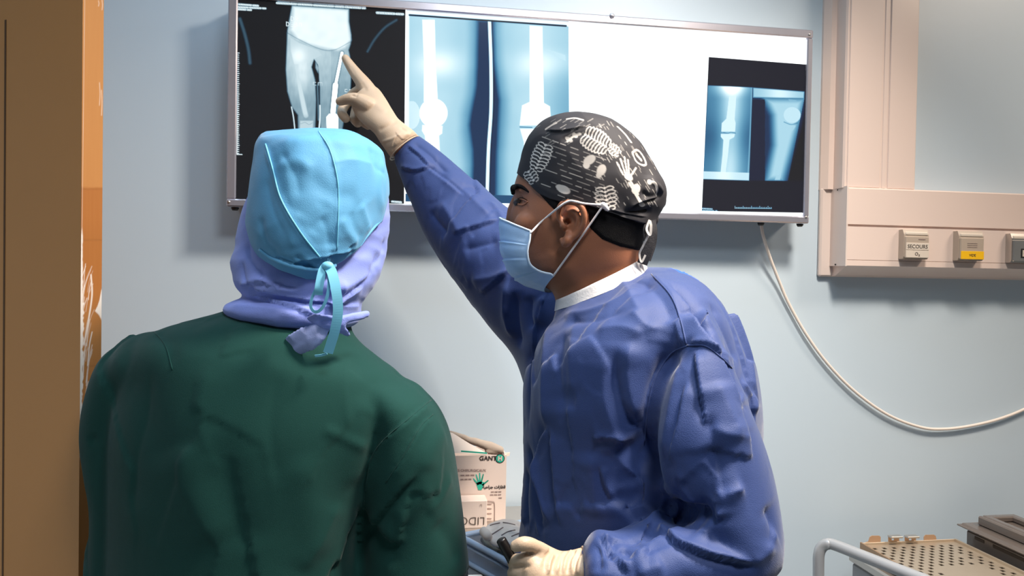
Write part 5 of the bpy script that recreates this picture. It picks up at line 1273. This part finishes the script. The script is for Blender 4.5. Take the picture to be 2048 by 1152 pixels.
V, F = remesh([limb(tp, [0.005, 0.006, 0.007, 0.010, 0.011, 0.009]), limb([px3(975, 903, fy+0.03), px3(998, 905, fy+0.03)], [0.006, 0.006])], 0.002, 1)
V = crumple(V, F, [(60, 60, 60, 1.5, 'n')]); build('torn_card', V, F, M_card_in, gb, True, 'torn grey brown card edge')
V, F = prism([px3(922, 901, fy-0.002), px3(974, 905, fy-0.002), px3(974, 908, fy-0.002), px3(922, 904, fy-0.002)], np.array([0, 0.001, 0])); MB().add(V, F).build('green_stripe', M_teal, gb)
V, F = prism([px3(1008, 906, fy), px3(1020, 905, fy+0.01), px3(1019, 912, fy+0.01), px3(1009, 913, fy)], np.array([0, 0.003, 0])); MB().add(V, F).build('corner_tab', M_card_top, gb)
ux = np.array([1.0, 0, -0.02]); uz = np.array([0.02, 0, 1.0]); yt = fy-0.0004
def P(px, py): return PY(px, py, yt)
place_text('GANT', 0.0135, P(976, 917), ux, uz, M_ink, gb, 0.0003)
def disc(px, py, r, m, name, n=24, sq=1.0, y=0.0):
    c = P(px, py); c = c-np.array([0, y, 0]); pts = [c+np.array([math.cos(a)*r*sq, 0, math.sin(a)*r]) for a in np.linspace(0, 2*math.pi, n, endpoint=False)]
    V, F = prism(pts, np.array([0, -0.0004, 0])); MB().add(V, F).build(name, m, gb)
disc(1000, 917, 0.0098, M_ink_k, 'emblem_ring', sq=1.05); disc(1000, 917, 0.0085, M_teal, 'emblem', y=0.0004)
place_text('H', 0.0125, P(1000, 917)-np.array([0, 0.001, 0]), ux, uz, M_grey_l, gb, 0.0008)
place_text('TS CHIRURGICAUX', 0.0075, P(942, 941), ux, uz, M_ink_l, gb, 0.0001)
def bars(px, py, w_, h, m=M_ink_l, n=3):
    c = P(px, py)
    for k in range(n):
        x = c[0]+w_*(k/n); MB().box((x, yt-0.0003, c[2]-h/2), (x+w_/n*0.8, yt+0.0002, c[2]+h/2)).build('small_print', m, gb)
bars(921, 951, 0.032, 0.0025); bars(921, 959, 0.025, 0.0025); bars(982, 984, 0.024, 0.0022); bars(980, 990, 0.026, 0.0022); bars(997, 996, 0.009, 0.0022, n=1)
ar = '\u0642\u0641\u0627\u0632\u0627\u062a \u062c\u0631\u0627\u062d\u064a\u0629'
forms = '\ufe94\ufef4\ufea3\u0627\ufeae\ufe9f \u062a\u0627\ufeaf\u0627\ufed4\ufed7'
place_text(forms, 0.0088, P(988, 974), ux, uz, M_ink, gb, 0.0003)
# printed hand
hc = P(960, 974)
for k, (a, l) in enumerate(((128, 0.017), (108, 0.022), (92, 0.024), (76, 0.022), (38, 0.016))):
    a = math.radians(a); d = np.array([math.cos(a), 0, math.sin(a)]); s_ = np.array([-d[2], 0, d[0]])*0.0019; b = hc+d*0.006; e = b+d*l
    V, F = prism([b-s_, e-s_*0.6, e+d*0.0015, e+s_*0.6, b+s_], np.array([0, -0.0003, 0])); MB().add(V, F).build('printed_finger', M_teal if k < 3 else M_teal_d, gb)
V, F = prism([hc+np.array([x, 0, z]) for x, z in ((-0.0085, 0.009), (-0.004, -0.006), (0.003, -0.007), (0.0085, 0.002), (0.009, 0.01), (0, 0.012))], np.array([0, -0.0003, 0])); MB().add(V, F).build('printed_palm', M_teal, gb)
L = [P(975, 1002)-np.array([0, 0.001, 0]), P(985, 1003)-np.array([0, 0.001, 0]), P(989, 1008)-np.array([0, 0.001, 0]), P(989, 1042)-np.array([0, 0.001, 0])]
build('printed_bracket', *tube(catmull(np.array(L), 20), 0.0007, 6), M_ink_l, gb)
for y in (1008, 1017, 1027, 1037): L = [P(973, y)-np.array([0, 0.0006, 0]), P(983, y)-np.array([0, 0.0006, 0])]; build('printed_tick', *tube(L, 0.0008, 6), M_ink_l, gb)
# small medicine carton, upside down
sx1 = PY(974, 1030, fy-0.045)[0]; sy = fy-0.045; sz1 = PY(974, 1001, sy)[2]; sx0 = sx1-0.085
zb = ZT
sb = empty('medicine_box', ((sx0+sx1)/2, sy, zb), 'small pink medicine carton standing upside down in front of the glove carton', 'box')
MB().box((sx0, sy, zb), (sx1, fy-0.003, sz1), 0.0012).build('carton', M_card, sb)
place_text('LIDO', 0.024, PY(944, 1041, sy)-np.array([0, 0.0006, 0]), np.array([-1.0, 0, 0.03]), np.array([-0.03, 0, -1.0]), M_hole, sb, -0.0003)
place_text('LI', 0.007, PY(962, 1010, sy)-np.array([0, 0.0006, 0]), np.array([-1.0, 0, 0.03]), np.array([-0.03, 0, -1.0]), M_ink_l, sb)
# plastic bin with packets
ra, rb = PZ(925, 1070, 1.068), PZ(1030, 1126, 1.068)
dirr = H2(rb-ra); out = np.array([-dirr[1], dirr[0], 0]);
if out[0] < 0: out = -out
b0 = ra+dirr*0.004; Lb = 0.27; Wb = 0.2
bn = empty('plastic_bin', (b0+dirr*Lb/2+out*Wb/2)*[1, 1, 0]+np.array([0, 0, ZT]), 'clear bluish plastic bin of packets on the steel table', 'bin')
def bp(u, v, z): return np.array([b0[0], b0[1], 0])+dirr*u+out*v+np.array([0, 0, z])
Lb = 0.15
def wall(u0, v0, u1, v1, name, z0=ZT, z1=1.066):
    mb = MB(); d = nrm([u1-u0, v1-v0]); n_ = np.array([-d[1], d[0]])*0.001
    V, F = prism([bp(u0+n_[0], v0+n_[1], z0), bp(u1+n_[0], v1+n_[1], z0), bp(u1-n_[0], v1-n_[1], z0), bp(u0-n_[0], v0-n_[1], z0)], np.array([0, 0, z1-z0])); mb.add(V, F).build(name, M_bin, bn)
wall(0, 0, Lb, 0, 'side_wall'); wall(0, Wb, Lb, Wb, 'side_wall'); wall(0, 0, 0, Wb, 'end_wall'); wall(Lb, 0, Lb, Wb, 'end_wall')
V, F = prism([bp(0, 0, ZT+0.0005), bp(Lb, 0, ZT+0.0005), bp(Lb, Wb, ZT+0.0005), bp(0, Wb, ZT+0.0005)], np.array([0, 0, 0.002])); MB().add(V, F).build('bin_floor', M_bin, bn)
M_rim = mat('bin_rim', (176, 198, 226), 0.25, spec=0.5)
rim = [bp(-0.004, -0.004, 1.066), bp(Lb+0.004, -0.004, 1.066), bp(Lb+0.004, Wb+0.004, 1.066), bp(-0.004, Wb+0.004, 1.066)]
build('rim', *tube(catmull(np.array([rim[0]+(rim[1]-rim[0])*k/6 for k in range(6)]+[rim[1]+(rim[2]-rim[1])*k/6 for k in range(6)]+[rim[2]+(rim[3]-rim[2])*k/6 for k in range(6)]+[rim[3]+(rim[0]-rim[3])*k/6 for k in range(6)]), 72, True), 0.0055, 10, True), M_rim, bn)
build('rim_lip', *tube([bp(0, -0.004, 1.054), bp(Lb, -0.004, 1.054)], 0.003, 8), M_rim, bn)
build('base_rim', *tube([bp(0, -0.003, ZT+0.005), bp(Lb, -0.003, ZT+0.005)], 0.0045, 8), M_rim, bn)
# contents
def packet(name, pxs, z, m, label, cat, th=0.014, seed=0, par=None):
    P_ = [PZ(x, y, z) for x, y in pxs]; c = np.mean(P_, 0); n = len(P_)
    Q = catmull(np.array(P_), 40, True); R_ = []
    for s_, h in ((0.05, -th), (0.5, -th), (0.9, -th*0.7), (1.0, -th*0.3), (1.0, 0.0), (0.9, th*0.35), (0.6, th*0.7), (0.3, th*0.85), (0.05, th*0.9)):
        R_.append(c+(Q-c)*s_+np.array([0, 0, h]))
    V, F = remesh([rings_to_mesh(np.array(R_))], 0.003, 2); V = crumple(V, F, [(30, 60, 30, 3.0, 'ridge'), (60, 60, 60, 1.0, 'n')])
    o = build(name, V, F, m, None, True); return tag(o, label, cat)
pk = packet('gauze_packet', [(968, 1064), (985, 1047), (1010, 1043), (1040, 1048), (1050, 1072), (1045, 1092), (1012, 1090), (988, 1083)], 1.085, M_packet, 'crumpled pale packet with dark stripes lying in the bin', 'packet', 0.012)
ptree = bvh(np.array([pk.matrix_basis@v.co for v in pk.data.vertices]), [tuple(p.vertices) for p in pk.data.polygons])
for Lp in ([(980, 1051), (990, 1048), (1000, 1046)], [(984, 1069), (995, 1062), (1006, 1055)], [(1003, 1071), (1015, 1064), (1030, 1060)], [(1023, 1073), (1032, 1069), (1040, 1066)], [(1006, 1045), (1018, 1047), (1030, 1050)]):
    L = cast_line(ptree, Lp, 2.0, 0.0002)
    if len(L) > 2: build('printed_stripe', *tube(L, 0.0012, 6), M_ink_l, pk)
roll = empty('gauze_roll', PZ(972, 1069, 1.078), 'small cream rolled swab at the left edge of the crumpled packet', 'swab')
build('roll', *limb([PZ(968, 1063, 1.092), PZ(975, 1072, 1.09)], [0.0085, 0.0085]), M_card_top, roll)
packet('foil_packet', [(962, 1076), (974, 1074), (992, 1086), (1014, 1106), (1010, 1109), (984, 1097)], 1.059, M_foil, 'dark grey foil packet tucked along the near rim of the bin', 'packet', 0.009)

# ------------------------------------------------------------------ trolley with perforated tray and smoked instrument case on the right
zt = PZ(1725, 1085, 0.93)[2]; ZS = 0.90
cx0, cx1, cy0, cy1 = 1.085, 1.86, 1.02, 1.62
tro = empty('instrument_trolley', ((cx0+cx1)/2, (cy0+cy1)/2, 0), 'grey trolley with a bent tube handle at the lower right', 'trolley')
MB().box((cx0, cy0, 0.16), (cx1, cy1, ZS-0.022), 0.006).build('cabinet', mat('trolley_grey', (150, 150, 152), 0.4, spec=0.4), tro)
MB().box((cx0-0.006, cy0-0.006, ZS-0.022), (cx1+0.006, cy1+0.004, ZS), 0.004).build('top_plate', M_steel, tro)
for x in (cx0+0.06, cx1-0.06):
    for y in (cy0+0.06, cy1-0.06):
        V, F = tube([(x-0.012, y, 0.05), (x+0.012, y, 0.05)], 0.05, 24); w_ = build('caster', V, F, M_black, tro)
        MB().box((x-0.018, y-0.015, 0.05), (x-0.013, y+0.015, 0.162)).build('caster_fork', M_steel, tro)
        MB().box((x+0.013, y-0.015, 0.05), (x+0.018, y+0.015, 0.162)).build('caster_fork', M_steel, tro)
hz = 0.932
hp = [PY(1638, 1290, 1.55), PY(1637, 1200, 1.55), PY(1637, 1135, 1.55), PY(1638, 1108, 1.55), PY(1644, 1094, 1.548), PY(1655, 1088, 1.54), PY(1672, 1091, 1.525)]
e0 = PZ(1830, 1153, hp[-1][2]); e1 = hp[-1]+(e0-hp[-1])*1.12
hp += [hp[-1]+(e0-hp[-1])*0.5, e0, e1, e1+np.array([0.012, -0.02, -0.012]), e1+np.array([0.016, -0.026, -0.04]), e1+np.array([0.016, -0.026, -0.3])]
V, F = tube(catmull(np.array(hp), 90), 0.0125, 16); build('tube_handle', V, F, M_tubemet, tro)
for q in (hp[0], hp[-1]): build('handle_bracket', *tube([q+np.array([0, 0, 0.02]), q+np.array([0.09, 0, 0.02])], 0.008, 10), M_steel, tro)
# perforated tray: a sheet with real holes
T0 = PZ(1724, 1087, 0.928); T1 = PZ(1911, 1084, 0.928)
tyb = 1.60; txa = PY(1723, 1086, tyb)[0]; txb = PY(1911, 1083, tyb)[0]; ztr = PY(1723, 1086, tyb)[2]
tray = empty('perforated_tray', ((txa+txb)/2, tyb-0.25, ztr-0.012), 'perforated beige steel tray with four small tabs on its back edge', 'tray')
tl = 0.52
def perforated():
    nx, ny = 20, 34; cw, cl = (txb-txa)/nx, tl/ny; V = []; F = []; zz = ztr-0.006
    for i in range(nx):
        for j in range(ny):
            x, y = txa+i*cw, tyb-j*cl
            hole = 1 <= i < nx-1 and 1 <= j < ny-1 and (i+j) % 2 == 0 and not (j > 8 and 6 <= i <= 14) and not (i == 15 and j > 3)
            k = len(V); sq = [(x, y), (x+cw, y), (x+cw, y-cl), (x, y-cl)]; V += [(a, b, zz) for a, b in sq]
            if not hole: F.append((k, k+1, k+2, k+3)); continue
            c = (x+cw/2, y-cl/2); ins = [(c[0]+(a-c[0])*0.72, c[1]+(b-c[1])*0.66) for a, b in sq]
            V += [(a, b, zz) for a, b in ins]+[(a, b, zz-0.0016) for a, b in ins]
            for q in range(4):
                q2 = (q+1) % 4; F.append((k+q, k+q2, k+4+q2, k+4+q)); F.append((k+4+q, k+4+q2, k+8+q2, k+8+q))
    build('perforated_sheet', V, F, M_traysteel, tray, False)
perforated()
MB().box((txa, tyb-tl, ztr-0.026), (txb, tyb, ztr-0.024)).build('hole_shade_sheet', M_hole, tray, label='dark sheet giving the shade seen through the holes')  # dark colour stands for the shade beneath the perforations
MB().box((txa-0.003, tyb-tl, ztr-0.026), (txa+0.0015, tyb+0.002, ztr+0.002), 0.0008).build('side_wall', mat('tray_edge', (176, 146, 118), 0.45, metal=0.5), tray)
MB().box((txb-0.002, tyb-tl, ztr-0.026), (txb+0.002, tyb+0.002, ztr+0.001), 0.0008).build('side_wall', M_traysteel, tray)
MB().box((txa, tyb, ztr-0.026), (txb, tyb+0.002, ztr), 0.0006).build('back_wall', M_traysteel, tray)
M_tab = mat('tab_steel', (206, 170, 140), 0.4, metal=0.55)
for q in ([(1730, 1085.5), (1737, 1083), (1740, 1074), (1744, 1071.5), (1759, 1071.5), (1761.5, 1074), (1761.5, 1085.5)], [(1848, 1085), (1848, 1074), (1851, 1070), (1868, 1069.5), (1871.5, 1072), (1873, 1079), (1878, 1083), (1878, 1085)],
          [(1777, 1085.5), (1777, 1072.5), (1783.5, 1072.5), (1783.5, 1081), (1788.5, 1081), (1788.5, 1072.5), (1798, 1072.5), (1799, 1085.5)], [(1810, 1085.5), (1810, 1072.5), (1818, 1072.5), (1818, 1081), (1823.5, 1081), (1823.5, 1072.5), (1832, 1072.5), (1832, 1085.5)]):
    Pq = [PY(x, y, tyb+0.001) for x, y in q]; V, F = prism(Pq, np.array([0, 0.0016, 0])); MB().add(V, F).build('tab', M_tab, tray)
for a, b in ((1776.5, 1799.5), (1809.5, 1832.5)):
    p, q = PY(a, 1070.5, tyb), PY(b, 1073, tyb); MB().box((p[0], tyb-0.012, q[2]), (q[0], tyb+0.003, p[2]), 0.0006).build('tab_lip', M_steel, tray, label='bright folded tab lip')
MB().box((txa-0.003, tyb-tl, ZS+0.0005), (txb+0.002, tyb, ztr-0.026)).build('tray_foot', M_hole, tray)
# smoked case
kx0 = PY(1939, 1094, 1.585)[0]; kz0 = PY(1939, 1094, 1.585)[2]; kz1 = PY(1932, 1061, 1.585)[2]; kyb = 1.60; kl = 0.5; kx1 = kx0+0.22
kz0 = max(kz0, ZS+0.001)
case = empty('instrument_case', ((kx0+kx1)/2, kyb-0.2, ZS), 'smoked grey plastic instrument case with stacked lid at the right edge', 'case')
MB().box((kx0, kyb-kl, ZS+0.0005), (kx1, kyb, kz1), 0.006).build('base_box', M_smoke, case)
for a, l in ((0.03, 0.03), (0.085, 0.09), (0.21, 0.12)): MB().box((kx0-0.0012, kyb-a-l, kz1-0.016), (kx0+0.004, kyb-a, kz1-0.008), 0.001).build('side_slot', M_hole, case)
z = kz1
MB().box((kx0-0.008, kyb-kl-0.005, z), (kx1, kyb+0.008, z+0.012), 0.004).build('lower_lid', M_smoke, case)
MB().box((kx0-0.014, kyb-kl-0.005, z+0.004), (kx0+0.0, kyb+0.012, z+0.008), 0.0015).build('lid_flange', M_smoke, case)
x2 = kx0+0.022
MB().box((x2, kyb-kl, z+0.012), (x2+0.012, kyb-0.012, z+0.034), 0.003).build('lid_rail', M_smoke, case)
MB().box((x2+0.012, kyb-kl, z+0.012), (kx1, kyb-0.012, z+0.022), 0.003).build('upper_lid', M_smoke, case)
hx0, hx1 = PY(1986, 1050, 1.55)[0], PY(2052, 1050, 1.55)[0]
for lo, hi_ in (((hx0, 1.40, z+0.022), (hx0+0.018, 1.585, z+0.036)), ((hx1-0.02, 1.40, z+0.022), (hx1, 1.585, z+0.036)), ((hx0, 1.567, z+0.0221), (hx1, 1.5855, z+0.0361)), ((hx0, 1.40, z+0.0221), (hx1, 1.43, z+0.0361))):
    MB().box(lo, hi_, 0.003).build('grip_frame', M_smoke, case)
